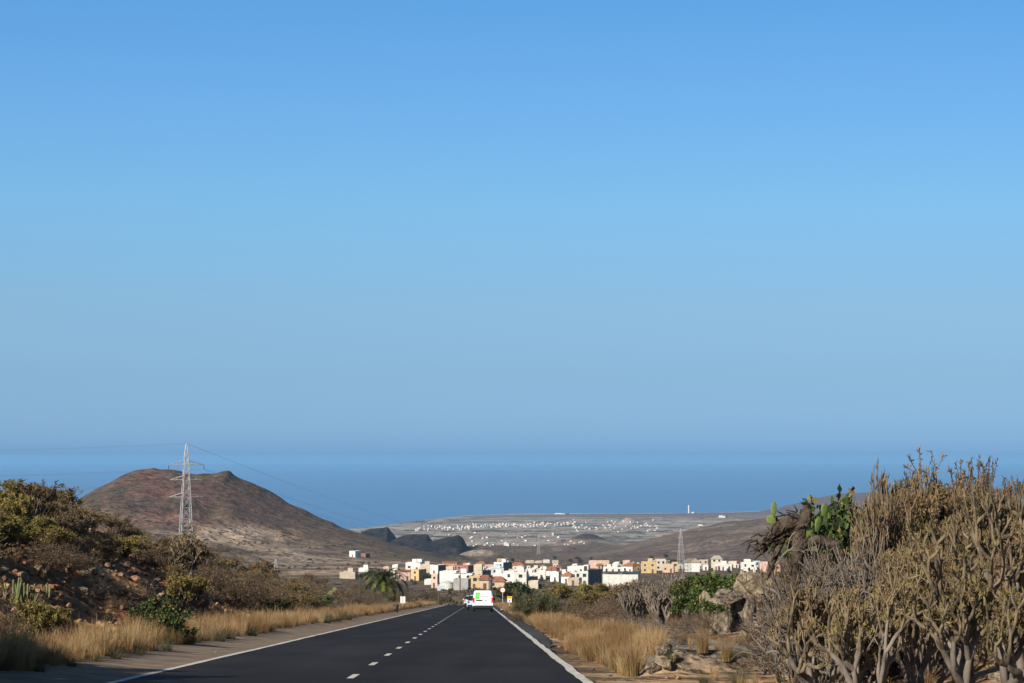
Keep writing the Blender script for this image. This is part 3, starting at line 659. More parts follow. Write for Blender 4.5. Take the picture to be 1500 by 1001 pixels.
# ---- pebbles and rubble as stuff
def rock_parts(seed, flat=.75, cuts=9, sub=2):
    r = rng_(seed); import bmesh
    bm = bmesh.new(); bmesh.ops.create_icosphere(bm, subdivisions=sub, radius=1); V = np.array([v.co[:] for v in bm.verts]); Fc = np.array([[v.index for v in f.verts] for f in bm.faces]); bm.free()
    V *= np.array((1, .7 + .4 * r.rand(), flat))
    for k in range(cuts):
        n = unit(r.normal(0, 1, 3)); c = .40 + .3 * r.rand(); d = V @ n - c; V = V - np.outer(np.clip(d, 0, None), n) * .97
    V += np.stack([vn(V[:, 0] * 3 + 9 * k, V[:, 1] * 3 + V[:, 2] * 2, seed + k) for k in range(3)], 1) * .14
    if sub > 2: V += np.stack([vn(V[:, 0] * 7 + 9 * k, V[:, 1] * 7 + V[:, 2] * 6, seed + 5 + k) for k in range(3)], 1) * .05
    V[:, 2] -= V[:, 2].min(); return (V, Fc, 0, False)
RV = [[rock_parts(700 + i, .7, 9, 2)] for i in range(5)]
L = []; r = rng_(510)
for i in range(8000):
    y = 32 + 200 * r.rand() ** 1.3; s = -8.6 - 10.5 * r.rand(); L.append((s - .0128 * y, y))
NB = len(L)
for i in range(1300):
    y = 24 + 60 * r.rand(); s = 2.0 + 8 * r.rand(); L.append((s - .0128 * y, y))
L = np.array(L); z = height(L[:, 0], L[:, 1])
o = mesh_obj('rubble', merge(RV, np.column_stack([L, z - .02]), r.rand(len(L)) * 6.28, (.015 + .11 * r.rand(len(L)) ** 4 + .03 * r.rand(len(L))) * np.where(np.arange(len(L)) >= NB, .42, 1)), [mat('rubble_stone', (.19, .105, .06), .95, .45, .9, tint=(.36, .22, .125), bump=.4)])
tag(o, 'loose stones and rubble strewn over the banks', 'rubble', None, 'stuff')
# ---- scattered low scrub beyond the crest
r = rng_(520)
def clump(seed, n=34, m=0):
    q = rng_(seed); d = q.normal(0, 1, (n, 3)); d[:, 2] = abs(d[:, 2]); d /= np.linalg.norm(d, axis=1, keepdims=True); P = d * (.35 + .65 * q.rand(n, 1)) * np.array((1, 1, .9))
    V = (P[:, None] + q.normal(0, .17, (n, 4, 3))).reshape(-1, 3); V[:, 2] = abs(V[:, 2]); return (V, np.arange(n * 4).reshape(-1, 4), m, False)
CV = [[clump(801 + 3 * i, 34, (0, 1, 0, 2, 1, 3)[i]), clump(802 + 3 * i, 10, 3)] for i in range(6)]
L = []
for i in range(11000):
    y = 425 + 1500 * r.rand() ** 1.5; x = (r.rand() * .52 - .27) * (y + 60)
    px = 750 + F * x / y
    if y > 840 and 560 < px < 1150 and r.rand() > .06: continue
    if y > 1000 and fbm(np.array([x * .01]), np.array([y * .01]), 3, 33)[0] < .03: continue
    L.append((x, y))
for i in range(900):
    y = 40 + 150 * r.rand(); s = 11 + 45 * r.rand(); L.append((s - .0128 * y, y))
for i in range(1800):
    y = 180 + 245 * r.rand(); q = r.rand(); s = -12 - 60 * q if r.rand() < .5 else 8 + 50 * q; L.append((s - .0128 * y, y))
L = np.array(L); z = height(L[:, 0], L[:, 1])
o = mesh_obj('low_scrub', merge(CV, np.column_stack([L, z - .1]), r.rand(len(L)) * 6.28, np.interp(L[:, 1], [180, 430, 1500], [.45, .8, 1.2]) * (.5 + .9 * r.rand(len(L)))),
             [mat('scrub_brown', (.105, .078, .058), .95, .3, .3), mat('scrub_olive', (.075, .072, .035), .95, .3, .3), mat('scrub_grey', (.14, .115, .095), .95, .3, .3), mat('scrub_dark', (.045, .04, .025), .95, .3, .3)])
tag(o, 'low dry scrub dotted over the slopes beyond the end of the road', 'scrub', None, 'stuff')
# ------------------------------------------------------------------ left bank plants
GB = 'shrubs crowding the left bank crest'
r = rng_(900)
LB = {'tabaiba': 'olive brown spurge shrub among the crowded shrubs on the left bank crest', 'finger': 'upright finger branched tan shrub among those on the left bank crest',
      'yellow': 'yellowish green spurge shrub among the shrubs on the left bank crest', 'thorn': 'dark brown thorn bush low on the left bank', 'greythorn': 'pale grey twiggy bush on the left bank', 'bare': 'leafless grey spurge shrub towards the far end of the left bank'}
def vergepos(px, s):
    d = -s / ((750 - px) / F - .0128) if px < 700 else s / ((px - 750) / F + .0128)
    return onground(px, d)
for i in range(250):
    y = 66 + 215 * (i / 250.) ** 1.1; s = -14.6 - 9 * r.rand() ** 1.3
    p = (s - .0128 * y, y, 0); p = (p[0], y, hz(p[0], y))
    kind = ('tabaiba', 'finger', 'finger', 'yellow', 'finger', 'greythorn')[r.randint(6)] if y < 130 else ('tabaiba', 'finger', 'tabaiba', 'bare', 'thorn', 'tabaiba')[r.randint(6)]
    h = (.85 + .55 * r.rand()) * (.55 if 'thorn' in kind else 1)
    plant(kind, p, h, LB[kind], GB if 'thorn' not in kind else 'thorn bushes on the left bank', wide=1.15 + .35 * r.rand())
for i in range(135):
    y = 48 + 290 * (i / 135.) ** .9; s = -9.6 - 7.5 * r.rand()
    if y < 105 and r.rand() < .5: continue
    p = (s - .0128 * y, y, hz(s - .0128 * y, y)); kind = ('thorn', 'thorn', 'thorn', 'greythorn', 'tabaiba', 'thorn')[r.randint(6)]
    if y > 150 and r.rand() < .5: kind = ('tabaiba', 'bare', 'finger')[r.randint(3)]
    h = (.55 + .5 * r.rand()) * (1.45 if y > 120 else 1)
    plant(kind, p, h, LB[kind], GB if 'thorn' not in kind else 'thorn bushes on the left bank', wide=1.1 + .3 * r.rand())
for (k, px, pyb, pyt, w, lab) in [
    ('tabaiba', 52, 765, 702, 1.3, 'olive topped spurge shrub highest on the skyline at the left bank crest'),
    ('tabaiba', 95, 765, 710, 1.2, 'bushy brown spurge shrub at the right end of the high skyline group'),
    ('yellow', 22, 780, 718, 1.0, 'yellow crowned spurge shrub at the far left of the skyline'),
    ('finger', 275, 850, 765, 1.1, 'broad candelabra shrub on a pale trunk at the lower end of the left crest'),
    ('thorn', 68, 838, 778, 1.4, 'wide dark thorn bush in the middle of the rubble slope'),
    ('thorn', 97, 842, 792, 1.2, 'rounded dark thorn bush beside the tan boulder on the left slope'),
    ('thorn', 185, 884, 842, 1.5, 'wide dark thorn bush above the golden grass left of the road'),
    ('thorn', 300, 875, 822, 1.3, 'nearly black thorn bush in shade below the lower crest shrubs'),
    ('thorn', 365, 890, 838, 1.3, 'rounded brown thorn bush behind the grass on the left verge'),
    ('thorn', 342, 888, 835, 1.2, 'dark twiggy bush left of the rounded brown one behind the left grass'),
    ('tabaiba', 385, 862, 820, 1.2, 'greenish spurge shrub at the low end of the left skyline'),
    ('yellow', 262, 895, 838, 1.0, 'yellow green shrub above the leafy bush on the left bank'),
    ('yellow', 285, 890, 842, .9, 'yellowish shrub right of the yellow green one on the left bank'),
    ('tangle', 150, 880, 845, .7, 'small dead shrub with pale forked stem on the rubble slope'),
    ('tangle', 300, 896, 860, .9, 'dead shrub with pale bent stem above the verge grass'),
    ('tabaiba', 45, 945, 880, 1.3, 'leafy brown and green shrub at the bottom left in front of the rubble slope'),
    ('yellow', 75, 935, 885, 1.2, 'yellow brown shrub in the grass at the lower left'),
    ('leafy', 400, 905, 872, 1.3, 'yellow leafed bush at the right end of the grass clump on the left verge')]:
    plantpx(k, px, pyb, pyt, lab, wide=w)
for (px, s, pyt, w, lab) in ((228, -8.6, 866, 1.1, 'green leafy bush standing in the golden grass of the left verge'), (252, -7.4, 893, 1.2, 'sprawling green leafy bush reaching down to the gutter on the left'), (100, -8.4, 905, 1.2, 'yellowish leafy bush in the grass at the lower left'), (60, -8.8, 875, 1.1, 'leafy bush with dry brown leaves at the lower left')):
    g = vergepos(px, s); plant('leafy' if px > 200 else 'yellow', g, (1.25 - (pyt - 668) / F * g[1]) - g[2], lab, wide=w * .8)
for (px, s, pyt, lab) in ((2, -8.6, 868, 'dark bush added for the shadow at the lower left corner, cut by the left edge'), (28, -8.0, 925, 'low dark bush added for the shadow in the lower left corner')):  # added bushes that stand in for the black shadow on the corner grass
    g = vergepos(px, s); plant('thorn' if px < 10 else 'dark', g, (1.25 - (pyt - 668) / F * g[1]) - g[2], lab, wide=.8)
# shrubs just outside the left edge that shade the corner
for (s, y, h, lab) in ((-10.4, 32, 3.3, 'tall dark bush outside the lower left corner'), (-9.5, 35, 3.1, 'dark bush beside the tall one outside the lower left corner'), (-10.6, 38, 3.0, 'dark bush behind the corner bushes on the left')):
    plant('dark', (s - .0128 * y, y, hz(s - .0128 * y, y)), h, lab, wide=.9)
# column cactus on the lower left
def column_cactus(px, pyb, pyt, label, seed, n=13):
    q = rng_(seed); p = hit(px, pyb); h = (pyb - pyt) / (F / p[1]); e = empty('column_cactus', p, label, 'cactus', None, q.rand() * 6)
    a = q.rand(n) * 6.28; rr = .12 + .45 * q.rand(n)
    for i in range(n):
        b = np.array((math.cos(a[i]) * rr[i] * .35, math.sin(a[i]) * rr[i] * .35, 0)) * h; o_ = np.array((math.cos(a[i]) * rr[i], math.sin(a[i]) * rr[i], .18)) * h
        t = o_ * (1.25 + .3 * q.rand()) + np.array((0, 0, h * (.25 + .6 * q.rand()))); pts = [b, b * .5 + o_ * .5 - np.array((0, 0, .03)), o_, o_ * .5 + t * .5, t, t + np.array((0, 0, .03))]
        mesh_obj('stem', [path_tube(pts, [.02, .026, .032, .032, .028, .008], 6)], cactus_green, e)
    return e
column_cactus(38, 890, 862, 'pale green column cactus with many upright fingers on the lower left slope', 5, 16)
column_cactus(18, 880, 850, 'small green column cactus at the left edge of the slope', 6, 8)
column_cactus(68, 880, 858, 'half dry column cactus right of the large green one', 7, 9)
# soft green tufts in the verge grass
def soft_tuft(name='green_tuft'):
    return [mk(name, [tuft_parts(rng_(980 + i), 230, .6, .14, 1.25, .008, 0), tuft_parts(rng_(990 + i), 60, .5, .16, 1.2, .009, 1)], [green_blade, straw]) for i in range(3)]
ST = soft_tuft()
for i, (px, py, w, lab) in enumerate([(60, 968, 30, 'bluish green tuft nearest the dark corner at the lower left'), (107, 958, 28, 'dark green tuft in the grass at the lower left'), (146, 958, 22, 'green tuft close above the gutter at the lower left'),
        (172, 948, 30, 'large feathery green tuft in the golden grass left of the leafy bush'), (205, 945, 22, 'pale green tuft at the foot of the leafy bush'), (245, 940, 34, 'dark green tuft under the leafy bush by the gutter'), (323, 933, 34, 'round green tuft on the left verge in front of the thorn bushes'),
        (340, 931, 22, 'yellowish green tuft touching the round green one'), (370, 931, 30, 'blue green tuft on the left verge near the gutter'), (480, 915, 24, 'dark green tuft beside the gutter halfway to the palm'),
        (496, 913, 20, 'green tuft between two others beside the gutter'), (511, 911, 22, 'grey green tuft right of the other tufts beside the gutter'), (1082, 1003, 52, 'grey green tuft at the bottom edge below the rock outcrop'), (1030, 1001, 34, 'loose green tuft left of the grey green one at the bottom edge'),
        (985, 978, 40, 'low green plant beside the heap of pale stones'), (868, 1001, 22, 'dark green weed beside the white line at the bottom'), (1350, 1000, 40, 'green tuft below the large candelabra tree')]):
    p = hit(px, py); sc = w / (F / p[1]) / 1.05
    o = bpy.data.objects.new('green_tuft', ST[i % 3]); C.objects.link(o); w *= 1.3 if px < 600 else 1; p = vergepos(px, -6.85) if px < 600 else p; sc = w / (F / p[1]) / .95; o.location = (p[0], p[1], p[2] - .02); o.scale = (sc, sc, sc * .95); o.rotation_euler = (0, 0, i * 1.7)
    tag(o, lab, 'plant', 'soft green tufts in the dry grass')
# ---- rocks
rock_mats = [mat('brown_rock', (.22, .15, .10), .95, .35, 1.5, tint=(.36, .25, .17), objvar=.2, bump=.6), mat('grey_rock', (.085, .070, .056), .95, .45, 4.5, tint=(.26, .215, .16), objvar=.1, bump=1., bscale=9), mat('rust_rock', (.22, .105, .06), .95, .35, 1.5, tint=(.34, .17, .10), objvar=.2, bump=.6), mat('beige_rock', (.20, .155, .11), .95, .4, 3.5, tint=(.38, .30, .20), bump=1., bscale=9)]
RK = [[mk('rock', [rock_parts(720 + i, .75, 14, 4)], [m]) for i in range(4)] for m in rock_mats]
def rock(loc, sx, sy, sz, mi, label, group=None, rz=0, tilt=0, nm='rock'):
    o = bpy.data.objects.new(nm, RK[mi][int(abs(loc[0] * 7 + loc[1])) % 4]); C.objects.link(o); o.location = loc; o.scale = (sx, sy, sz); o.rotation_euler = (tilt, tilt * .6, rz)
    return tag(o, label, 'rock', group)
r = rng_(950)
for i in range(170):
    px = 2 + 330 * r.rand() ** 1.2; py = np.interp(px, [0, 120, 330], [775, 800, 862]) + r.rand() * np.interp(px, [0, 330], [110, 28]); p = hit(px, py)
    z = .06 + .20 * r.rand() ** 2; mi = (0, 2, 0, 2, 3)[r.randint(5)]
    rock(p - np.array((0, 0, z * .3)), z * 1.2, z, z * .8, mi, ('brown', 'grey', 'rusty red', 'beige')[mi] + ' rock sticking out of the rubble slope on the left', 'rocks on the left rubble slope', r.rand() * 6)
for px, py, w, mi, lab in ((103, 840, 20, 0, 'large tan boulder beside the thorn bush on the left slope'), (92, 757, 20, 2, 'reddish boulder lying under the skyline shrubs on the left'), (218, 838, 16, 2, 'rust coloured boulder on the lower left crest'), (147, 812, 13, 0, 'round brown boulder high on the left slope'),
        (169, 834, 14, 3, 'pale angular rock in the middle of the left slope'), (162, 884, 14, 2, 'orange rock just above the golden grass'), (302, 868, 12, 0, 'brown rock below the dark thorn bush')):
    p = hit(px, py); z = w / (F / p[1]) / 1.6; rock(p - np.array((0, 0, z * .25)), z, z, z * .9, mi, lab, None, px, .2, 'boulder')
D0 = 66.
def orock(px, pyc, w, h, mi, lab, d=D0, rz=0., tilt=0., dep=1.):
    p = at(px, pyc + h / 2, d); k = 1 / (F / d); g = hz(p[0], p[1])
    rock((p[0], p[1], p[2]), w * k * .56, w * k * .55 * dep, h * k / 1.25, mi, lab, 'stacked rocks of the outcrop on the right', rz, tilt, 'boulder')
orock(1052, 918, 52, 64, 1, 'big pale grey cracked rock at the left foot of the outcrop', 66, .3)
orock(1095, 912, 58, 62, 1, 'greenish grey angular rock in the lower middle of the outcrop', 66.5, 1.4)
orock(1042, 935, 34, 34, 1, 'small dark rock at the left foot of the outcrop', 64.5, 2.2)
orock(1078, 886, 52, 42, 0, 'orange brown rock under the dark slab of the outcrop', 66.8, 1.0)
orock(1068, 876, 52, 22, 1, 'flat dark grey slab laid across the outcrop', 66.2, .1, .08)
orock(1112, 864, 88, 44, 3, 'large beige boulder on top of the outcrop', 68, .2)
orock(1135, 905, 90, 80, 0, 'brown rock at the right side of the outcrop behind dry stems', 69, 2.6)
orock(1034, 890, 24, 36, 3, 'narrow pale rock standing at the upper left of the outcrop', 67, .7)
orock(1120, 945, 90, 50, 0, 'low brown rock below the outcrop among dry stems', 63, .9)
rock((hit(1405, 1000) - (0, 0, .03)), .13, .12, .10, 3, 'pale stone at the foot of the large candelabra tree', None, .4)
rock((hit(1478, 1003) - (0, 0, .05)), .34, .2, .12, 3, 'flat pale rock at the bottom right corner', None, .1)
rock((hit(1275, 1004) - (0, 0, .03)), .10, .1, .09, 0, 'small brown stone below the multi stemmed tree', None, .4)
for i in range(44):
    px, py = 1110 + 370 * r.rand(), 935 + 60 * r.rand(); p = hit(px, py); z = .03 + .08 * r.rand()
    rock(p - np.array((0, 0, z * .3)), z * 1.3, z, z * .8, r.randint(4), 'small stone on the dry ground under the right hand trees', 'small stones under the right hand trees', px)
p = hit(580, 898, 100); e_ = rock(p - np.array((0, 0, .08)), .40, .38, .50, 1, 'dark rounded boulder standing on the left shoulder before the sign', None, 1.2, 0, 'boulder'); e_.data = mk('boulder', [rock_parts(733, .8, 8, 3)], [mat('black_rock', (.035, .032, .03), .95, .5, 2, tint=(.13, .12, .11), bump=.6)])
for (k, px, pyt, d, w, lab) in (('leafnear', 1030, 872, 63, 1.0, 'green creeper spilling over the left end of the outcrop'), ('greythorn', 1105, 902, 61, 1.3, 'grey twiggy bush covering the lower right of the outcrop'), ('thorn', 1135, 880, 62, 1.0, 'brown thorn bush at the right side of the outcrop'), ('greythorn', 1062, 934, 60, 1.4, 'low twiggy bush at the foot of the outcrop'), ('thorn', 1100, 925, 55, 1.4, 'low brown thorn bush in front of the outcrop')):
    plantpx(k, px, 0, pyt, lab, d=d, wide=w)
# pale stones at the edge of the raised track
r = rng_(33)
for i, (px, py, w, h) in enumerate(((938, 984, 22, 15), (958, 988, 26, 17), (978, 984, 22, 16), (946, 968, 24, 15), (968, 967, 26, 15), (988, 969, 18, 12), (952, 953, 20, 11), (976, 953, 22, 11))):
    p = hit(px, py); k = 1 / (F / p[1]); rock((p[0], p[1], p[2] - .02), w * k * .6, w * k * .6, h * k * .75, 3 if i % 3 else 1, 'pale stone of the low stony heap right of the tall golden grass', 'stones of the low heap beside the golden grass', i * 1.9, .1)
# ---- middle distance on the left
ML = [('thorn', 420, 880, 852), ('greythorn', 440, 868, 848), ('thorn', 455, 885, 862), ('tabaiba', 470, 862, 845), ('greythorn', 500, 872, 852), ('thorn', 520, 866, 850), ('thorn', 500, 890, 872), ('greythorn', 530, 880, 862), ('thorn', 545, 890, 872),
      ('thorn', 590, 880, 862), ('greythorn', 610, 876, 860), ('thorn', 628, 878, 862), ('thorn', 560, 893, 876), ('tabaiba', 425, 898, 868), ('thorn', 435, 905, 880), ('greythorn', 575, 880, 868), ('broom', 445, 892, 868), ('leafy', 462, 893, 870), ('thorn', 648, 882, 870), ('greythorn', 485, 898, 882), ('thorn', 605, 889, 878)]
MLAB = {'thorn': 'dark thorn bush in the scrub round the palm tree', 'greythorn': 'greyish brown bush in the scrub round the palm tree', 'tabaiba': 'spurge shrub in the scrub left of the palm', 'broom': 'green broom bush left of the prickly pear', 'leafy': 'green leafy bush next to the prickly pear'}
for k, px, pb, pt in ML: plantpx(k, px, pb, pt, MLAB[k], 'bushes of the scrub round the palm' if 'thorn' in k or k == 'tabaiba' else None, wide=1.5)
for i in range(55):
    px = 405 + 230 * r.rand(); py = 858 + 32 * r.rand(); p = hit(px, py, 60)
    if p[1] > 420 or p[0] + .0128 * p[1] > -8.6: continue
    k = ('thorn', 'greythorn', 'thorn')[i % 3]; plant(k, p, .7 + .8 * r.rand(), MLAB[k], 'bushes of the scrub round the palm', wide=1.4)
def pads(e, specs, m=cactus_green):
    for (x, y, z, w, h, rx, rz) in specs:
        import bmesh
        bm = bmesh.new(); bmesh.ops.create_uvsphere(bm, u_segments=12, v_segments=8, radius=.5); V = np.array([v.co[:] for v in bm.verts]); polys = [[v.index for v in f.verts] for f in bm.faces]; bm.free()
        V[:, 0] *= w * (1 + .25 * V[:, 2]); V[:, 1] *= .14 * w; V[:, 2] = (V[:, 2] + .5) * h
        q = [p_ for p_ in polys if len(p_) == 4]; t = [p_ for p_ in polys if len(p_) == 3]
        o = mesh_obj('pad', [(V, np.array(q), 0, True), (V, np.array(t), 0, True)], m, e); o.location = (x, y, z); o.rotation_euler = (0, rx, rz)
e = empty('prickly_pear', hit(472, 893), 'pale green prickly pear with raised pads in the scrub left of the palm', 'cactus')
e.scale = (.72, .72, .72)
pads(e, [(0, 0, 0, .5, .7, .1, .2), (.1, 0, .55, .45, .7, .4, .1), (.45, 0, 1.0, .45, .75, .7, 0), (-.1, 0, .6, .4, .6, -.3, .5), (.9, .0, 1.5, .35, .5, .9, 0), (.3, .1, .1, .5, .6, .5, .4), (-.3, .1, .0, .45, .55, -.5, .8)])
# palm
def palm(p, h, label):
    e = empty('palm_tree', p, label, 'tree'); q = rng_(77)
    mesh_obj('trunk', [path_tube([(0, 0, -.3), (.05, 0, h * .15), (.02, 0, h * .33), (.04, 0, h * .42)], [.38, .33, .34, .42], 10)], mat('palm_bark', (.09, .065, .045), .95, .4, 6, bump=.8), e)
    m1 = mat('palm_frond', (.024, .032, .010), .55, .3, 2, tint=(.06, .08, .02), transl=.15); m2 = mat('palm_frond_yellow', (.11, .14, .03), .5, .3, 2, tint=(.20, .21, .05), transl=.3)
    top = np.array((.04, 0, h * .42))
    for i in range(58):
        az = i * 2.39996; el = 1.42 - 1.35 * (i / 58.) + q.normal(0, .08); L = h * (.58 + .12 * q.rand()); N = 14; P = [top]; d_el = el
        for k in range(N):
            d = np.array((math.cos(d_el) * math.cos(az), math.cos(d_el) * math.sin(az), math.sin(d_el))); P.append(P[-1] + d * L / N); d_el -= .085 + .012 * k
        P = np.array(P); parts = [path_tube(P, np.linspace(.035, .008, len(P)), 4)]
        VV = []; side = np.array((-math.sin(az), math.cos(az), 0))
        for k in range(1, N):
            for sg in (-1, 1):
                for u in (0, .5):
                    b = P[k] * (1 - u) + P[k + 1] * u; ll = L * .19 * math.sin(math.pi * (k + u + 1) / (N + 2)) ** .6; d = unit(P[k + 1] - P[k]); t = b + (side * sg * .6 + d * .8 + np.array((0, 0, -.15 + .2 * q.rand()))) * ll
                    w = d * .055; VV += [b - w, b + w, t + w * .2, t - w * .2]
        VV = np.array(VV); parts.append((VV, np.arange(len(VV)).reshape(-1, 4), 0, True))
        mesh_obj('frond', parts, m1 if i % 4 else m2, e)
palm(hit(562, 886, 100), 5.4, 'bushy palm tree on a short trunk above the scrub left of the road')
# ---- middle distance on the right
for (k, px, pb, pt, w, lab) in [
    ('broom', 768, 905, 860, 1.0, 'pale green broom bush nearest the yellow topped sign'), ('broom', 785, 912, 862, 1.1, 'tall yellowish green broom bush beside the right verge'), ('broom', 800, 908, 858, 1.0, 'green broom bush right of the tall yellowish one'),
    ('thorn', 758, 912, 890, .8, 'small dark dead bush at the road edge beside the broom'), ('dark', 752, 884, 850, .9, 'dark leafy tree behind the round sign'), ('dark', 764, 882, 852, 1.1, 'dark tree right of the one behind the round sign'),
    ('yellow', 818, 895, 852, 1.2, 'olive spurge shrub beside the broom bushes'), ('yellow', 850, 893, 853, 1.2, 'yellow green spurge shrub left of the white stemmed bush'), ('yellow', 880, 892, 852, 1.2, 'yellow topped spurge shrub above the dark thorn bushes'),
    ('tangle', 828, 900, 868, 1.0, 'white stemmed bare bush between the broom and the thorn bushes'), ('tabaiba', 905, 895, 855, 1.2, 'olive spurge shrub left of the great grey bush'), ('tabaiba', 925, 893, 848, 1.2, 'brown spurge shrub touching the great grey bush'),
    ('thorn', 860, 915, 880, 1.7, 'broad dark thorn bush behind the golden grass on the right'), ('thorn', 890, 918, 880, 1.7, 'dense brown thorn bush in front of the yellow topped shrubs'), ('thorn', 830, 908, 885, 1.4, 'thorn bush at the left end of the thorn row on the right'),
    ('greythorn', 915, 925, 895, 1.5, 'grey twiggy bush below the great grey bush'), ('greythorn', 950, 930, 900, 1.5, 'grey brown twiggy bush near the grey track'), ('greythorn', 985, 936, 900, 1.4, 'wide grey twiggy bush left of the outcrop'), ('thorn', 1010, 928, 895, 1.3, 'brown thorn bush at the left foot of the outcrop'),
    ('bare', 978, 917, 836, 1.5, 'great grey leafless spurge with hundreds of upright stems'), ('bare', 932, 912, 845, 1.3, 'grey leafless spurge left of the great one'), ('bare', 1012, 915, 846, 1.2, 'grey leafless spurge between the great one and the green bush'),
    ('thorn', 1000, 945, 922, 1.2, 'low thorn bush at the back of the grey track')]:
    plantpx(k, px, pb, pt, lab, wide=w)
for (px, pt, d, h, w, lab) in [(1008, 840, 96, 1.2, 1.0, 'green leafy bush at the left of the green group'), (1035, 838, 90, 1.2, 1.2, 'bright green leafy bush left of the outcrop top'), (1065, 834, 84, 1.3, 1.2, 'dense green bush behind the outcrop'), (1092, 840, 80, 1.2, 1.0, 'green bush above the large beige boulder'), (1125, 836, 78, 1.3, .9, 'green bush behind the prickly pear stems'), (1022, 862, 82, 1.0, 1.1, 'low green bush at the left shoulder of the outcrop'), (1048, 868, 74, .9, 1.1, 'green creeper hanging over the rocks of the outcrop')]:
    e = plantpx('leafy', px, 0, pt, lab, 'green bushes round the outcrop', d=d, wide=w); top = 1.25 - (pt - 668) / F * d
    e.location.z = top - h; e.scale = (h * w, h * w, h)
for i in range(60):
    px = 760 + 330 * r.rand(); py = 868 + 40 * r.rand(); p = hit(px, py, 60)
    if p[1] < 95 or p[1] > 420 or p[0] + .0128 * p[1] < 6: continue
    k = ('thorn', 'yellow', 'greythorn', 'tabaiba')[i % 4]; plant(k, p, (.8 + .7 * r.rand()) * (1.3 if k in ('yellow', 'tabaiba') else 1), {'thorn': 'dark thorn bush in the scrub right of the road', 'yellow': 'yellow green spurge in the scrub right of the road', 'greythorn': 'grey bush in the scrub right of the road', 'tabaiba': 'brown spurge in the scrub right of the road'}[k], 'scrub bushes right of the road', wide=1.3)
# ---- near thicket on the right
SILX = [1105, 1130, 1160, 1200, 1262, 1275, 1300, 1330, 1380, 1430, 1462, 1480, 1560]; SILY = [850, 800, 790, 778, 760, 690, 688, 668, 652, 660, 690, 712, 700]
TL = {'kleinia': 'thick stemmed candelabra tree in the thicket on the right', 'finger': 'tan finger branched shrub in the thicket on the right', 'tabaiba': 'brown leafed spurge in the thicket on the right', 'tangle': 'tangled dead shrub in the thicket on the right', 'bare': 'grey leafless shrub in the thicket on the right', 'yellow': 'yellow green spurge in the thicket on the right', 'thorn': 'dark thorn bush low in the thicket on the right'}
r = rng_(970)
for i in range(44):
    d = 47 - 17 * (i / 44.); px = 1135 + 400 * r.rand(); k = ('kleinia', 'tabaiba', 'finger', 'tabaiba', 'kleinia', 'tabaiba', 'finger', 'kleinia')[r.randint(8)]
    if px < 1262: k = ('tangle', 'tabaiba', 'tangle', 'finger')[r.randint(4)]
    py = np.interp(px, SILX, SILY) + (44 - d) * 4.5 + 45 * r.rand() + (14 if px > 1262 else 6); g = onground(px, d); h = 1.25 - (py - 668) / F * d - g[2]
    if h < .5: continue
    if (px < 1235 and d < 33) or (px > 1370 and d < 34): continue
    plant('tabnear' if k == 'tabaiba' else k, g, min(h, 2.5), TL[k], 'plants of the thicket on the right', wide=(.62 if h > 1.7 else .85) * (.55 if k == 'tangle' else 1))
for i in range(20):
    d = 46 - 16 * (i / 20.); px = (1240 if d < 38 else 1110) + 280 * r.rand(); plant('thorn', onground(px, d), .5 + .35 * r.rand(), TL['thorn'], 'thorn bushes low in the thicket', wide=1.2)
for (k, px, d, pt, w, v, rz, lab) in [
    ('tabnear', 1385, 37, 644, .7, 1, .5, 'tall leafy shrub rising highest above the thicket against the sky'), ('tabnear', 1362, 39, 662, .6, 0, 3.5, 'leafy shrub just left of the highest one against the sky'), ('tabnear', 1410, 39, 655, .6, 1, 2.9, 'leafy shrub just right of the highest one against the sky'), ('tabnear', 1335, 38, 672, .5, 2, 1.5, 'tall shrub at the left of the tall leafy shrubs against the sky'), ('tabnear', 1432, 38, 656, .45, 0, 2.5, 'tall shrub at the right of the tall leafy shrubs against the sky'),
    ('finger', 1287, 35, 668, .28, 1, .2, 'narrow bundle of upright stems at the left end of the tall shrubs'), ('finger', 1300, 36, 690, .45, 2, 1.2, 'slim finger branched shrub beside the upright bundle'), ('kleinia', 1492, 33, 692, .6, 2, 1.0, 'tall candelabra tree cut by the right edge of the picture'),
    ('bigkleinia', 1432, 25.0, 748, .72, 0, .9, 'large pale branched candelabra tree nearest the camera'), ('bigkleinia', 1268, 26.5, 800, .6, 1, 2.0, 'multi stemmed candelabra tree with yellow ended branches'), ('kleinia', 1345, 27.5, 760, .7, 1, 4.0, 'dense candelabra tree between the two nearest ones'),
    ('kleinia', 1500, 27.5, 745, .7, 2, 5.0, 'candelabra tree behind the nearest one at the right edge'), ('kleinia', 1205, 29, 830, .6, 2, 3.0, 'small candelabra tree with a stout brown trunk'), ('tangle', 1215, 31, 810, .4, 0, 1.0, 'grey tangled dead shrub before the prickly pear'),
    ('tangle', 1215, 32, 775, .6, 1, 2.2, 'dead shrub with a long horizontal branch beside the prickly pear'), ('tangle', 1150, 38, 850, .3, 0, 4.2, 'thin dead shrub at the left end of the thicket'), ('tabaiba', 1180, 40, 722, .0, 0, 0, '')]:
    if lab: plantpx(k, px, 0, pt, lab, d=d, var=v, rz=rz, wide=w)
plantpx('leafnear', 1172, 0, 718, 'green leafy bush rising behind the prickly pear', d=38, wide=.75, var=0); plantpx('leafnear', 1242, 0, 708, 'green leafy bush right of the prickly pear against the far headland', d=39, wide=.8, var=1)
for (px, d, pt, w, v, lab) in ((1160, 34.5, 800, .3, 1, 'dead grey shrub crossing in front of the bent dead trunk'), (1205, 31, 768, .55, 0, 'dead shrub with curved grey branches right of the bent dead trunk'), (1245, 32, 752, .5, 1, 'dead shrub with pale twigs below the right leafy bush')):
    plantpx('tangle', px, 0, pt, lab, d=d, wide=w, var=v)
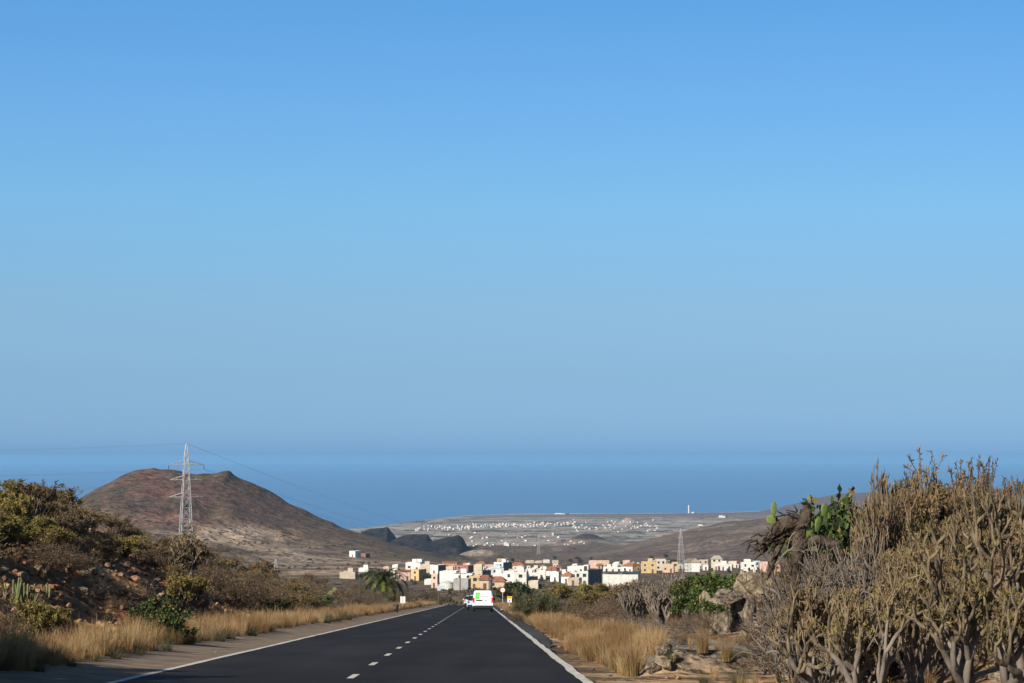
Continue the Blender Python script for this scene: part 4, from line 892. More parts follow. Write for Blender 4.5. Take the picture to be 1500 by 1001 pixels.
# prickly pear with a dead trunk
def dead_pear():
    d = 33.; P = lambda px, py, dd=0: at(px, py, d + dd); b = onground(1170, d); e = empty('prickly_pear', tuple(b), 'old prickly pear with a dark dead trunk bent over to the left', 'cactus')
    lp = lambda *a: P(*a) - b
    k = 1 / (F / d)
    pts = [np.array((0, 0, -.1)), lp(1166, 880), lp(1165, 840), lp(1170, 800), lp(1172, 770), lp(1165, 758)]
    mesh_obj('trunk', [path_tube(pts, np.array([10, 9, 8, 10, 11, 5]) * k, 10)], dead_bark, e)
    pts = [lp(1176, 765), lp(1160, 762), lp(1145, 772), lp(1132, 785), lp(1120, 797), lp(1108, 806)]
    mesh_obj('dead_pad', [path_tube(pts, np.array([7, 10, 11, 9, 7, 3]) * k, 12)], dead_bark, e)
    qr = rng_(9); A = np.array([lp(px_, py_) for px_, py_ in ((1166, 880), (1165, 840), (1170, 800), (1174, 768), (1160, 764), (1145, 773), (1132, 786), (1120, 797), (1112, 803))]); ii = qr.randint(8, size=240); tt = qr.rand(240, 1); B = A[ii] * (1 - tt) + A[ii + 1] * tt + qr.normal(0, 7, (240, 3)) * k; dv = A[ii + 1] - A[ii]; dv /= np.linalg.norm(dv, axis=1, keepdims=True)
    mesh_obj('bark_strips', [tubes(B, B + (dv * 12 + qr.normal(0, 5, (240, 3))) * k, 1.6 * k, .6 * k, 4)], [dead_bark], e)
    pts = [lp(1176, 770), lp(1182, 752), lp(1180, 740)]; mesh_obj('dead_pad', [path_tube(pts, np.array([12, 8, 3]) * k, 8)], dead_bark, e)
    pts = [lp(1150, 780), lp(1135, 815), lp(1128, 835), lp(1122, 850)]; mesh_obj('branch', [path_tube(pts, np.array([6, 5, 4, 2]) * k, 8)], dead_bark, e)
    pts = [lp(1170, 800), lp(1200, 790), lp(1225, 800), lp(1240, 830)]; mesh_obj('branch', [path_tube(pts, np.array([8, 7, 8, 4]) * k, 8)], dead_bark, e)
    q = []
    for (px, py, w, h, rx, rz) in ((1136, 767, 14, 16, -.9, .2), (1133, 757, 9, 22, .05, .3), (1178, 790, 16, 30, .45, .3), (1207, 757, 13, 20, .1, .5), (1172, 782, 14, 26, .8, .1), (1196, 780, 13, 24, .3, .6)):
        v = lp(px, py, -.05); q.append((v[0], v[1], v[2], w * k, h * k, rx, rz))
    pads(e, q, mat('bright_pad', (.17, .25, .06), .6, .2, 6, tint=(.27, .35, .10), transl=.15))
dead_pear()
# more golden tufts that stand alone on the right verge
GT = [mk('grass_clump', [tuft_parts(rng_(1100 + i), 260, .95, .17, .5, .010, 0, 4), tuft_parts(rng_(1110 + i), 60, .6, .2, .8, .010, 1)], [straw, mat('green_straw', (.20, .19, .06), .85, .2, 2, transl=.35)]) for i in range(2)]
for i, (px, py, h, lab) in enumerate(((925, 992, .72, 'tall golden grass clump beside the heap of pale stones'), (905, 984, .62, 'golden grass clump left of the tall one by the stones'), (880, 972, .6, 'golden grass clump on the sand behind the bare patch'), (858, 968, .5, 'golden grass clump left of the bare sand'), (1030, 965, .5, 'yellow grass clump at the foot of the outcrop'), (1065, 975, .45, 'reddish grass clump below the outcrop'))):
    p = hit(px, py); o = bpy.data.objects.new('grass_clump', GT[i % 2]); C.objects.link(o); o.location = p; o.scale = (h, h, h); o.rotation_euler = (0, 0, i * 2.1); tag(o, lab, 'grass', 'golden grass clumps on the right')
# ------------------------------------------------------------------ town
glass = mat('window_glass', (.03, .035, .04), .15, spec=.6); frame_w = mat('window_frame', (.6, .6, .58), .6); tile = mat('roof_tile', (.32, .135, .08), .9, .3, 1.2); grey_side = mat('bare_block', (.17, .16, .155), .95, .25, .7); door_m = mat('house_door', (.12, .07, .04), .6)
tank_m = mat('water_tank', (.5, .5, .5), .5)
WALL = {}
def wallmat(c):
    if c not in WALL: WALL[c] = mat('plaster_%d' % len(WALL), c, .9, .10, .6)
    return WALL[c]
WH, CR, YE, OR, PK, RD, TN, GY, BL, PE, MU, LG = (.68, .66, .62), (.56, .49, .38), (.52, .39, .20), (.46, .23, .13), (.54, .40, .34), (.30, .13, .10), (.44, .37, .29), (.34, .33, .31), (.50, .56, .60), (.54, .40, .30), (.50, .32, .12), (.58, .58, .53)
hr = rng_(1234)
def house(px0, px1, pt, pb, col, label, split=None, roof='flat', side=None, win=True, nm='house', cat='house', roofcol=None, d=None, dep=8.):
    p = hit((px0 + px1) / 2, pb, 760) if d is None else onground((px0 + px1) / 2, d)
    ppm = F / p[1]; h = (pb - pt) / ppm; sp = px1 if split is None else split
    th = R(33) if split is not None else R(hr.uniform(-3, 10))
    w = (sp - px0) / ppm / math.cos(th)
    if split is not None: dep = max((px1 - split) / ppm / math.sin(th), 1.)
    xs = (px0 - 750) / F * p[1]
    corner = np.array((xs + w * math.cos(th), p[1] - w * math.sin(th) * 0, p[2]))
    e = empty(nm, (corner[0], corner[1], p[2]), label, cat, None, -th)   # origin at the front right corner; wall runs to -x, body to +y
    W1 = wallmat(col); S1 = grey_side if side == 'grey' else W1
    wp = [box(-w, 0, 0, dep, -2.5, h)]
    if roof == 'flat':
        wp += [box(-w, 0, 0, .18, h, h + .5), box(-w, 0, dep - .18, dep, h, h + .5), box(-w, -w + .18, .18, dep - .18, h, h + .5), box(-.18, 0, .18, dep - .18, h, h + .5)]
    mesh_obj('wall', wp, W1, e)
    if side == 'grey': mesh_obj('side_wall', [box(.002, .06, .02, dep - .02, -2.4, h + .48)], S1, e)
    if roof == 'tile':
        a = .5; V = np.array([(-w - a, -a, h), (a, -a, h), (a, dep + a, h), (-w - a, dep + a, h), (-w * .75, dep / 2, h + min(dep, w) * .22 + .4), (-w * .25, dep / 2, h + min(dep, w) * .22 + .4)])
        V2 = V.copy(); V2[:4, 2] -= .18
        mesh_obj('roof', [(V, np.array([(0, 1, 5, 4), (2, 3, 4, 5)]), 0), (V, np.array([(1, 2, 5), (3, 0, 4)]), 0), (np.concatenate([V[:4], V2[:4]]), np.array([(0, 4, 5, 1), (1, 5, 6, 2), (2, 6, 7, 3), (3, 7, 4, 0), (4, 7, 6, 5)]), 0)], roofcol or tile, e)
    elif roof == 'band':
        mesh_obj('roof', [box(-w - .2, .2, -.2, dep + .2, h + .5, h + .95)], roofcol or tile, e)
    elif hr.rand() < .55 and w > 5 and dep > 4:
        x = -w * hr.uniform(.3, .7); q = mesh_obj('stair_head', [box(x - 1.3, x + 1.3, dep * .45, dep * .8, h + .003, h + 2.3)], W1, e)
        if hr.rand() < .5: mesh_obj('water_tank', [tubes([(x + 2.2, dep * .6, h + .01)], [(x + 2.2, dep * .6, h + 1.3)], .5, .5, 10), tubes([(x + 2.2, dep * .6, h + 1.3)], [(x + 2.2, dep * .6, h + 1.45)], .5, .05, 10)], tank_m, e)
    if win:
        fl = max(1, int(round(h / 3.0))); nc = max(1, min(5, int(w / 2.9))); fh = h / fl; n = 0
        for f in range(fl):
            for c in range(nc):
                if n > 9 or hr.rand() < .18: continue
                cx = -w + (c + .5) * w / nc + hr.uniform(-.2, .2); n += 1
                if f == 0 and c == nc // 2: mesh_obj('door', [box(cx - .5, cx + .5, -.05, -.003, .02, 2.15)], door_m, e); continue
                z0 = f * fh + fh * .36; ww = hr.choice((.5, .6, .75)); hh_ = hr.choice((1.1, 1.3, 1.5))
                wi = mesh_obj('window', [box(cx - ww - .08, cx + ww + .08, -.06, -.003, z0 - .08, z0), box(cx - ww - .08, cx + ww + .08, -.06, -.003, z0 + hh_, z0 + hh_ + .08), box(cx - ww - .08, cx - ww, -.06, -.003, z0, z0 + hh_), box(cx + ww, cx + ww + .08, -.06, -.003, z0, z0 + hh_)], frame_w, e)
                mesh_obj('pane', [box(cx - ww + .001, cx + ww - .001, -.03, -.003, z0 + .001, z0 + hh_ - .001)], glass, wi)
        if dep > 5 and side != 'grey':
            for f in range(fl):
                z0 = f * fh + fh * .36; cy = dep * hr.uniform(.3, .7); mesh_obj('window', [box(.003, .05, cy - .5, cy + .5, z0, z0 + 1.2)], glass, e)
    return e
H = house
H(580.5, 603, 839, 851, PK, 'pink house with a salmon tiled roof left of the yellow house', roof='band')
H(602, 624.5, 836, 851, YE, 'bright yellow house between the pink house and the round tree', split=614, dep=9)
H(604, 621, 820.5, 830, WH, 'white box house standing highest at the left end of the town', split=618)
H(594.5, 616, 826, 837, WH, 'white terraced house below the highest one at the left end')
H(575, 583, 829, 836, WH, 'tiny white house at the left end of the town')
H(572, 579, 837, 845, WH, 'small white house with dark door above the pink house')
H(616, 631, 829, 839, CR, 'cream house left of the pale grey block')
H(630, 653, 829.5, 842, LG, 'pale grey block with a dark shaded side wall', split=642, side='grey')
H(648, 670, 826, 834, OR, 'house with orange roofs behind the red house', roof='band')
H(653, 664, 832, 841, CR, 'small cream house before the orange roofs')
H(668, 695, 830, 843, RD, 'brick red house with a dark side wall in the middle of the town', split=686)
H(632, 644, 843, 862, PK, 'pale pink end house left of the long white building', split=641)
H(644, 668, 839, 858, WH, 'long blank white building at the left of the town centre', win=False)
H(668, 692, 842, 858, WH, 'white building with few windows right of the long blank one')
def reservoir():
    p = hit(656, 864, 760); k = 1 / (F / p[1]); e = empty('water_reservoir', p, 'wide round pale reservoir with a shallow domed roof before the long white building', 'tank'); R_ = 10.5 * k; h = 9.5 * k
    mesh_obj('wall', [tubes([(0, 0, -2)], [(0, 0, h)], R_, R_, 40)], wallmat((.62, .59, .50)), e); mesh_obj('roof', [tubes([(0, 0, h), (0, 0, h + .25)], [(0, 0, h + .25), (0, 0, h + 1.0)], [R_ * 1.03, R_ * 1.03], [R_ * 1.03, .1], 40)], wallmat((.5, .49, .46)), e)
reservoir()
H(664, 686, 851, 865, GY, 'bare grey block building in front of the white ones', win=False)
H(694, 706, 829, 846, CR, 'narrow cream house right of the red house')
H(697, 711, 827, 834, OR, 'low house with a faded red roof above the narrow cream house', roof='tile')
H(699, 719, 837.5, 848, TN, 'tan house with a dark side wall in the town centre', split=706.5, side='grey')
H(687.5, 703, 846, 864, YE, 'yellow house with stacked balconies left of the peach house')
H(702, 718, 849, 865, PE, 'peach house with a brown tiled roof beyond the van', roof='tile')
H(716, 739, 852, 863, PE, 'peach house with red roofs just above the round sign', roof='tile')
H(723.5, 750, 825.5, 838, WH, 'white tower house with a big dark side wall', split=737, side='grey')
H(728, 738, 820.5, 827, YE, 'pale yellow house on top behind the white tower house')
H(719, 738, 834, 843, BL, 'pale blue house below the white tower house')
H(710, 724, 829, 836, PK, 'pinkish house left of the white tower house')
H(722, 738, 842, 853, WH, 'white house under the pale blue one')
H(737, 753, 839.5, 860, WH, 'tall white apartment house in the front row')
H(753, 771, 840, 860.5, LG, 'tall off white apartment house right of the white one')
H(748, 768, 829.5, 836, TN, 'low house with a wide red tiled roof behind the apartments', roof='tile')
H(748, 783, 836, 843, CR, 'long cream row house behind the apartments')
H(768, 786, 840.5, 850, WH, 'white house behind the blue grey one')
H(770, 788, 847, 860, GY, 'blue grey house with a dark roof in the front row', split=777)
H(774, 788, 853.5, 863, CR, 'little cream house with two dark windows in the front row')
H(786, 799, 838, 849, WH, 'white house with small windows right of the white row')
H(799, 815, 835.5, 844, WH, 'white house with a red brown gable', roof='tile')
H(806, 821, 840, 853, WH, 'bright white house left of the orange roofed one', split=818)
H(769.6, 782, 822.5, 825, TN, 'long low pale building on the rise behind the town', win=False)
H(783, 794, 823, 825, TN, 'low pale shed right of the long low building', win=False)
H(796, 805, 821.5, 825, LG, 'low grey white house near the trees behind the town', win=False)
H(809, 818, 822.5, 825.5, TN, 'low beige house behind the town', win=False)
H(831, 855, 831.5, 842, WH, 'white house with a wide flat roof above the warehouse')
H(822, 843, 844, 855, WH, 'white house with an orange tiled roof left of the warehouse', roof='tile', split=836)
H(842, 861, 840, 858, LG, 'pale house with one dark window joined to the warehouse')
H(831, 848, 849, 858, TN, 'beige house in front of the orange roofed one')
H(859.5, 882, 837, 857, GY, 'dark warehouse gable facing away from the sun', split=860.5, side='grey', win=False, nm='warehouse', cat='warehouse')
H(882.5, 934, 842, 860, LG, 'long concrete shed with a dark roof band', win=False, nm='shed', cat='shed', roof='band', roofcol=mat('dark_sheet', (.05, .055, .065), .6))
H(862, 873, 823, 833, PK, 'small pink house above the warehouse')
H(873, 892, 823, 833, PE, 'salmon brown house row above the concrete shed')
H(883.5, 911, 832.5, 840, WH, 'white row of houses behind the concrete shed')
H(911.5, 939, 829.5, 840, WH, 'white house with red roofs and a dark side', split=926, roof='tile')
H(912, 922, 822.5, 830, PK, 'pink house behind the red roofs')
H(938.6, 961, 825, 840, YE, 'pale yellow house right of the red roofs')
H(950, 962, 823, 828, CR, 'cream house on top behind the pale yellow one')
H(960, 975, 821, 836, CR, 'cream house in the yellow group')
H(970, 986, 828.5, 839, PE, 'peach house with an orange lower floor')
H(984, 993, 825.5, 838, YE, 'narrow yellow house at the right end of the yellow group')
H(1001.6, 1024, 824, 838, WH, 'white shed with a pale brown roof right of the thin pylon', roof='tile', roofcol=mat('pale_brown_sheet', (.36, .3, .22), .8), win=False)
H(1022, 1036, 822, 833, TN, 'open fronted tan shed beside the white shed')
H(1041, 1057, 819, 832, CR, 'cream gabled house right of the sheds', roof='tile', roofcol=mat('grey_tile', (.4, .36, .3), .9))
H(1046, 1071, 828, 836, WH, 'low white house before the cream gabled one')
H(1066, 1078, 824, 832, CR, 'small cream house at the right of the low white one')
H(1085.6, 1106, 826, 840, WH, 'pinkish white house with terraces near the right thicket')
H(1090, 1099, 821, 829, WH, 'white roof room behind the terraced house')
H(1103, 1114, 824, 836, BL, 'grey blue house right of the terraced one')
H(1112, 1124, 825.5, 845, PK, 'pink house seen behind the prickly pear stems')
H(1123, 1142, 828, 846, OR, 'orange house seen through the stems of the thicket')
H(512, 529, 808.5, 817, WH, 'lone white house with a dark side on the left hillside', split=521)
H(529, 542, 812, 817, RD, 'low red house beside the lone white one', split=536)
H(498, 521, 839.5, 848, TN, 'sandy coloured terrace building left of the palm', win=False)
H(526, 540, 834, 838, WH, 'small low white house above the palm crown', win=False)
H(562, 570, 832, 836, PK, 'tiny pink hut between the palm and the town', win=False)
H(641, 652, 863, 870, BL, 'pale blue shed in the scrub before the town', win=False)
H(622, 632, 851, 857, WH, 'white garden wall hut under the round tree', win=False)
# infill further back in the town: roofs glimpsed between the front rows
cols = [WH, WH, CR, TN, LG, LG, WH, WH]
for i in range(90):
    px = 596 + 500 * (i / 90.) + hr.uniform(-4, 4); py = hr.uniform(832, 846) if px < 840 else hr.uniform(829, 836); w = hr.uniform(4, 9); h = hr.uniform(3.5, 6.5)
    cn = hr.randint(8)
    if 626 < px < 700 and py > 836: py = 835.
    if 1: pass
    cname = {WH: 'white', CR: 'cream', TN: 'tan', LG: 'off white'}[cols[cn]]
    e = H(px, px + w, py - h, py, cols[cn], cname + ' house packed between the larger houses of the town', split=px + w * .68 if i % 2 else None, roof='tile' if i % 5 == 0 else 'flat'); e['group'] = 'small houses packed into the town'
# trees of the town
def tree_mesh(seed, m, n=520, conic=False):
    q = rng_(seed); blobs = q.normal(0, .3, (9, 3)); blobs[:, 2] = abs(blobs[:, 2]) * .8 + .1
    b = blobs[q.randint(9, size=n)]; d = q.normal(0, 1, (n, 3)); d /= np.linalg.norm(d, axis=1, keepdims=True); P = b + d * (.32 + .08 * q.rand(n, 1))
    if conic: P = np.stack([P[:, 0] * (1.2 - P[:, 2]) * .5, P[:, 1] * (1.2 - P[:, 2]) * .5, P[:, 2] * 1.5], 1)
    V = (P[:, None] + q.normal(0, .055, (n, 4, 3))).reshape(-1, 3); V[:, 2] += .45; return V, np.arange(n * 4).reshape(-1, 4)
TM = []
for i in range(4):
    V, Fc = tree_mesh(40 + i, 0); TM.append((mk('crown', [(V, Fc, 0, False)], [leaf_dark]), mk('trunk', [path_tube([(0, 0, -.3), (.02, 0, .2), (0, 0, .6)], [.07, .055, .03], 6), tubes([(0, 0, .3), (0, 0, .35)], [(.22, .05, .75), (-.2, .1, .7)], [.03, .03], [.015, .015], 5)], [bark_dark])))
def tree(px, pb, h_px, w_px, label, v=0):
    p = hit(px, pb, 700); k = 1 / (F / p[1]); e = empty('garden_tree', p, label, 'tree', None, px, (w_px * k / 1.5, w_px * k / 1.5, h_px * k / 1.25))
    for nm, me in zip(('crown', 'trunk'), TM[v % 4]):
        o = bpy.data.objects.new(nm, me); C.objects.link(o); o.parent = e
tree(622, 853, 12, 19, 'big round dark green tree in front of the yellow house', 0)
tree(546, 847, 11, 26, 'wide dark green tree line crown behind the palm', 1); tree(530, 849, 9, 18, 'dark green tree at the end of the peach terrace', 2)
for i, (px, pb, h, w, lab) in enumerate([(672, 841, 7, 9, 'small dark tree left of the brick red house'), (660, 842, 6, 7, 'dark bushy tree below the orange roofs'), (752, 823, 5, 8, 'dark tree on the pale quarry edge'), (845, 820, 5, 10, 'dark tree behind the flat roofed white house'), (850, 827, 8, 8, 'green tree left of the small pink house'),
    (866, 822, 6, 5, 'narrow dark tree above the pink house'), (905, 828, 5, 16, 'wide green tree between the salmon row and pink house'), (955, 820, 6, 8, 'dark tree behind the yellow group'), (975, 818, 6, 9, 'round tree on the rise behind the yellow group'), (984, 830, 10, 18, 'large dark green tree between the yellow houses and the thin pylon'),
    (812, 820, 5, 7, 'tree among the low white houses behind the town'), (797, 823, 4, 6, 'dark tree beside the low grey white house'), (835, 824, 5, 7, 'green tree at the edge of the fields behind the town'), (1030, 822, 4, 6, 'dark tree behind the tan shed'), (648, 868, 5, 10, 'dark shrub tree before the pale blue shed'), (725, 866, 6, 8, 'dark tree beside the road behind the round sign'), (608, 858, 6, 8, 'green tree in the garden below the yellow house'), (700, 840, 5, 6, 'small green tree in the town centre'), (760, 866, 6, 12, 'dark tree before the off white apartment house'), (793, 862, 7, 10, 'olive tree in front of the little cream house')]):
    tree(px, pb, h, w, lab, i)
for i in range(26):
    px = 600 + 480 * hr.rand(); pb = hr.uniform(838, 862) if px < 800 else hr.uniform(830, 840)
    p = hit(px, pb, 760); k = 1 / (F / p[1]); e = empty('garden_tree', p, 'small dark green tree growing between the houses of the town', 'tree', 'small trees between the houses', px, (5.5 * k / 1.5, 5.5 * k / 1.5, 6 * k / 1.25))
    for nm, me in zip(('crown', 'trunk'), TM[i % 4]):
        o = bpy.data.objects.new(nm, me); C.objects.link(o); o.parent = e
# far white resort town on the plain
FH = [mk('building', [box(-.5, .5, -.5, .5, -.3, 1), box(-.5 if i % 2 else .1, .1 if i % 2 else .5, -.3, .4, 1.002, 1.35), box(-.35, -.15, -.53, -.502, .2, .6), box(.1, .3, -.53, -.502, .2, .6)], [wallmat(((.62, .60, .57), (.55, .52, .48), (.48, .41, .34), (.58, .51, .44))[i])]) for i in range(4)]
q = rng_(77)
def farb(px, py, w, h, lab, grp):
    p = hit(px, py, 3500, 9500); k = 1 / (F / p[1]); o = bpy.data.objects.new('building', FH[q.randint(4) if q.rand() < .5 else q.randint(2)]); C.objects.link(o); o.location = p; o.scale = (w * k, w * k * 1.2, h * k); o.rotation_euler = (0, 0, -q.uniform(.1, .7)); tag(o, lab, 'building', grp)
for i in range(190):
    px = 606 + 236 * q.rand(); py = np.interp(px, [606, 700, 842], [776, 773, 769]) + q.normal(0, 1.6) - (1.5 if px > 680 else 0); farb(px, py, q.uniform(1.2, 2.8), q.uniform(1.1, 2.3) * (1 if px < 700 else .7), 'pale building of the white resort town on the coastal plain', 'buildings of the white resort town')
for i in range(62):
    px = 835 + 130 * q.rand(); py = 773 + q.normal(0, 3.2) - (px - 835) * .02; farb(px, py, q.uniform(1.2, 2.8), q.uniform(.8, 1.7), 'pale building of the scattered village round the far dark cone', 'buildings round the far cone')
for i in range(50):
    px = 640 + 230 * q.rand(); py = 781 + 20 * q.rand(); farb(px, py, q.uniform(1.5, 4), q.uniform(.7, 1.5), 'farm building standing alone on the coastal plain', 'farm buildings on the plain')
farb(743, 800, 8, 4, 'ochre farmhouse on the plain below the resort town', None); farb(1059, 758.5, 10, 2.4, 'long white hall near the coast on the right', None); farb(823, 753.5, 16, 1.2, 'long white building on the shoreline', None); farb(1027, 770.5, 7, 1.5, 'low white building left of the dark right hill', None)
# lighthouse
def lighthouse():
    p = hit(1009, 752.0, 6000, 9500); k = 1 / (F / p[1]); e = empty('lighthouse', p, 'thin white banded lighthouse standing on the far coast', 'lighthouse'); h = 11 * k
    for i in range(5): mesh_obj('tower_ring', [tubes([(0, 0, h * i / 5)], [(0, 0, h * (i + .96) / 5)], 2.6, 2.3, 10)], wallmat(WH) if i % 2 == 0 else wallmat((.8, .6, .55)), e)
    mesh_obj('lantern', [tubes([(0, 0, h * .99)], [(0, 0, h * 1.08)], 1.8, .6, 8)], wallmat(WH), e)
lighthouse(); farb(1015, 752, 4, 1.5, 'white keeper house beside the lighthouse', None)
# ------------------------------------------------------------------ pylons and wires
steel = mat('galvanised_steel', (.42, .42, .42), .5, .1, 2, metal=.3)
def pylon(base, h, w0, label, arms, t=.11, panels=11):
    e = empty('lattice_pylon', base, label, 'pylon', None, R(20)); lw = lambda z: max(w0 * (1 - z / h) ** .8 + .35, .3) / 2 if z < h * .99 else .05
    zs = [h * (1 - (1 - i / panels) ** 1.15) for i in range(panels + 1)]; leg = {}
    for sx, sy in ((-1, -1), (1, -1), (1, 1), (-1, 1)):
        P = [(sx * lw(z), sy * lw(z), z - (1 if z == 0 else 0)) for z in zs]; leg[sx, sy] = P; mesh_obj('leg', [path_tube(P, t, 4)], steel, e)
    P0, P1 = [], []; c = [(-1, -1), (1, -1), (1, 1), (-1, 1)]
    for i in range(panels):
        for a in range(4):
            A, B = leg[c[a]], leg[c[(a + 1) % 4]]; P0 += [A[i], B[i], A[i + 1]]; P1 += [B[i + 1], A[i + 1], B[i + 1]]
    mesh_obj('bracing', [tubes(P0, P1, t * .55, t * .55, 4)], steel, e)
    for z, hl in arms:
        b = lw(z)
        for sg in (-1, 1):
            T = (sg * hl, 0, z); P0 = [(sg * b, -b, z), (sg * b, b, z), (sg * b * .8, -b * .8, z + h * .028), (sg * b * .8, b * .8, z + h * .028), ((sg * (b + hl) / 2), -b / 2, z), (sg * (b + hl) / 2, -b / 2, z)]
            P1 = [T, T, T, T, (sg * (b + hl) / 2, 0, z + h * .015), (sg * (b + hl) / 2, b / 2, z)]
            a = mesh_obj('cross_arm', [tubes(P0, P1, t * 1.0, t * .9, 4)], steel, e)
            mesh_obj('insulator', [path_tube([(sg * hl, 0, z), (sg * hl, -.0, z - .55), (sg * hl, 0, z - 1.1)], [.05, .10, .05], 6)], mat('insulator_brown', (.07, .05, .04), .4), a)
    return e
b1 = onground(273, 600); hh = 4.2 - b1[2]
z_of = lambda py, d: 1.25 - (py - 668) / F * d
A1 = [(z_of(681, 600) - b1[2], 4.3), (z_of(703, 600) - b1[2], 3.9), (z_of(728, 600) - b1[2], 4.2)]
pylon(tuple(b1), hh, 3.6, 'tall grey lattice pylon behind the shrubs in front of the reddish hill', A1, .085, 15)
b2 = hit(997.5, 838, 760); h2_ = (838 - 775) / (F / b2[1]); pylon(tuple(b2), h2_, 3.6, 'slender grey pylon standing among the houses at the right of town', [(h2_ * .78, 1.6), (h2_ * .62, 1.9)], .09, 12)
b3 = hit(789, 812, 760); h3_ = (812 - 783) / (F / b3[1]); pylon(tuple(b3), h3_, 3.2, 'small pale pylon on the dark mound behind the town', [(h3_ * .85, 2.4), (h3_ * .7, 2.4)], .12, 9)
b4 = hit(404, 850, 760); h4_ = (850 - 819) / (F / b4[1]); pylon(tuple(b4), h4_, 2.2, 'little pylon just right of the left bank skyline', [(h4_ * .82, 1.6), (h4_ * .66, 1.6)], .09, 9)
def wire(a, b, sag, r, label, grp):
    t = np.linspace(0, 1, 40)[:, None]; P = a * (1 - t) + b * t; P[:, 2] -= (4 * sag * t * (1 - t))[:, 0]; o = mesh_obj('power_line', [path_tube(P, r, 3)], mat('wire', (.12, .12, .13), .6)); tag(o, label, 'cable', grp)
ca_, sa_ = math.cos(R(20)), math.sin(R(20))
for z, hl in [(hh, 0)] + A1:
    for sg in ((-1, 1) if hl else (1,)):
        a = b1 + np.array((sg * hl * ca_, sg * hl * sa_, z - (1.1 if hl else 0)))
        wire(a, a + np.array((-250., 30, 2.5)), 3.5, .022, 'thin power line running left from the tall pylon', 'power lines left of the pylon')
        wire(a, b3 + np.array((sg * 2.2, 0, h3_ * (.95 if not hl else .8))), 16, .03, 'thin power line falling right from the tall pylon across the hill', 'power lines right of the pylon')
# utility poles
wood = mat('pole_wood', (.09, .07, .055), .9)
for px, pt, pb, lab, arm in ((601, 834, 855, 'dark wooden pole beside the yellow house', 0), (674, 838, 872, 'thin pole with a cross bar in front of the long white building', 1), (716.5, 845, 868, 'dark pole above the van', 1), (808, 832, 852, 'thin dark pole between two white houses', 0), (522, 827, 848, 'thin pole left of the palm tree', 0), (643, 866, 886, 'slim post standing in the scrub left of the road end', 0)):
    p = hit(px, pb, 330); k = 1 / (F / p[1]); h = (pb - pt) * k; e = empty('utility_pole', p, lab, 'pole'); mesh_obj('pole', [tubes([(0, 0, -.5)], [(0, 0, h)], .16, .11, 7)], wood, e)
    mesh_obj('cross_bar', [box(-(.35 + arm * 1.2), .35 + arm * 1.2, -.06, .06, h - .5, h - .36)], wood, e)
# ------------------------------------------------------------------ signs
sign_white = mat('sign_white', (.75, .75, .73), .5); sign_back = mat('sign_back', (.45, .46, .46), .5); sign_red = mat('sign_red', (.55, .04, .03), .5); sign_yel = mat('sign_yellow', (.85, .45, .04), .5); black = mat('matt_black', (.02, .02, .022), .6); post_m = mat('sign_post', (.5, .5, .5), .5)
def disc(r0, y0, y1, z, m, n=28):
    a = np.arange(n) * 2 * np.pi / n; return prism(np.stack([np.cos(a) * r0, np.sin(a) * r0 + z], 1), y0, y1, m)
s_ = 3.0; y_ = 330.; pr = roadp(y_, s_); g = hz(pr[0], y_)
e = empty('road_sign', (pr[0], y_, g), 'round white sign with a red rim on a grey post at the right roadside', 'road sign')
H_ = 2.55 + 0.0; mesh_obj('post', [tubes([(0, 0, -.3)], [(0, 0, H_ - .3)], .035, .035, 8)], post_m, e)
dd = mesh_obj('sign_disc', disc(.34, -.05, -.03, H_ - .35, 0), [sign_red], e); mesh_obj('sign_face', disc(.285, -.056, -.0505, H_ - .35, 0), [sign_white], dd); mesh_obj('symbol', [box(-.16, .10, -.060, -.0565, H_ - .38, H_ - .33)], black, dd)
y_ = 262.; pr = roadp(y_, 3.0); g = hz(pr[0], y_)
e = empty('road_sign', (pr[0] + .1, y_, g), 'rectangular sign with a yellow top and white lower half at the right roadside', 'road sign')
mesh_obj('post', [tubes([(0, 0, -.3)], [(0, 0, .95)], .035, .035, 8)], post_m, e); mesh_obj('yellow_panel', [box(-.26, .26, -.05, -.02, 1.10, 1.36)], sign_yel, e); q_ = mesh_obj('white_panel', [box(-.23, .23, -.05, -.02, .72, 1.098)], sign_white, e)
mesh_obj('symbol', [box(-.03, .03, -.056, -.0505, .80, .96), box(-.06, .06, -.056, -.0505, .96, .99)], black, q_); mesh_obj('symbol', [box(-.16, .16, -.056, -.0505, 1.2, 1.27)], mat('sign_ochre', (.45, .22, .02), .5), e)
p = hit(590, 894, 120); e = empty('road_sign', p, 'two narrow white panels on one post at the left roadside before the palm', 'road sign'); k = 1 / (F / p[1])
mesh_obj('post', [tubes([(0, 0, -.3)], [(0, 0, 19 * k)], .035, .035, 8)], post_m, e); mesh_obj('panel', [box(-3.6 * k, -.6 * k, -.03, 0, 10 * k, 20 * k)], sign_white, e); mesh_obj('panel', [box(.6 * k, 3.6 * k, -.03, 0, 10 * k, 20 * k)], sign_white, e)
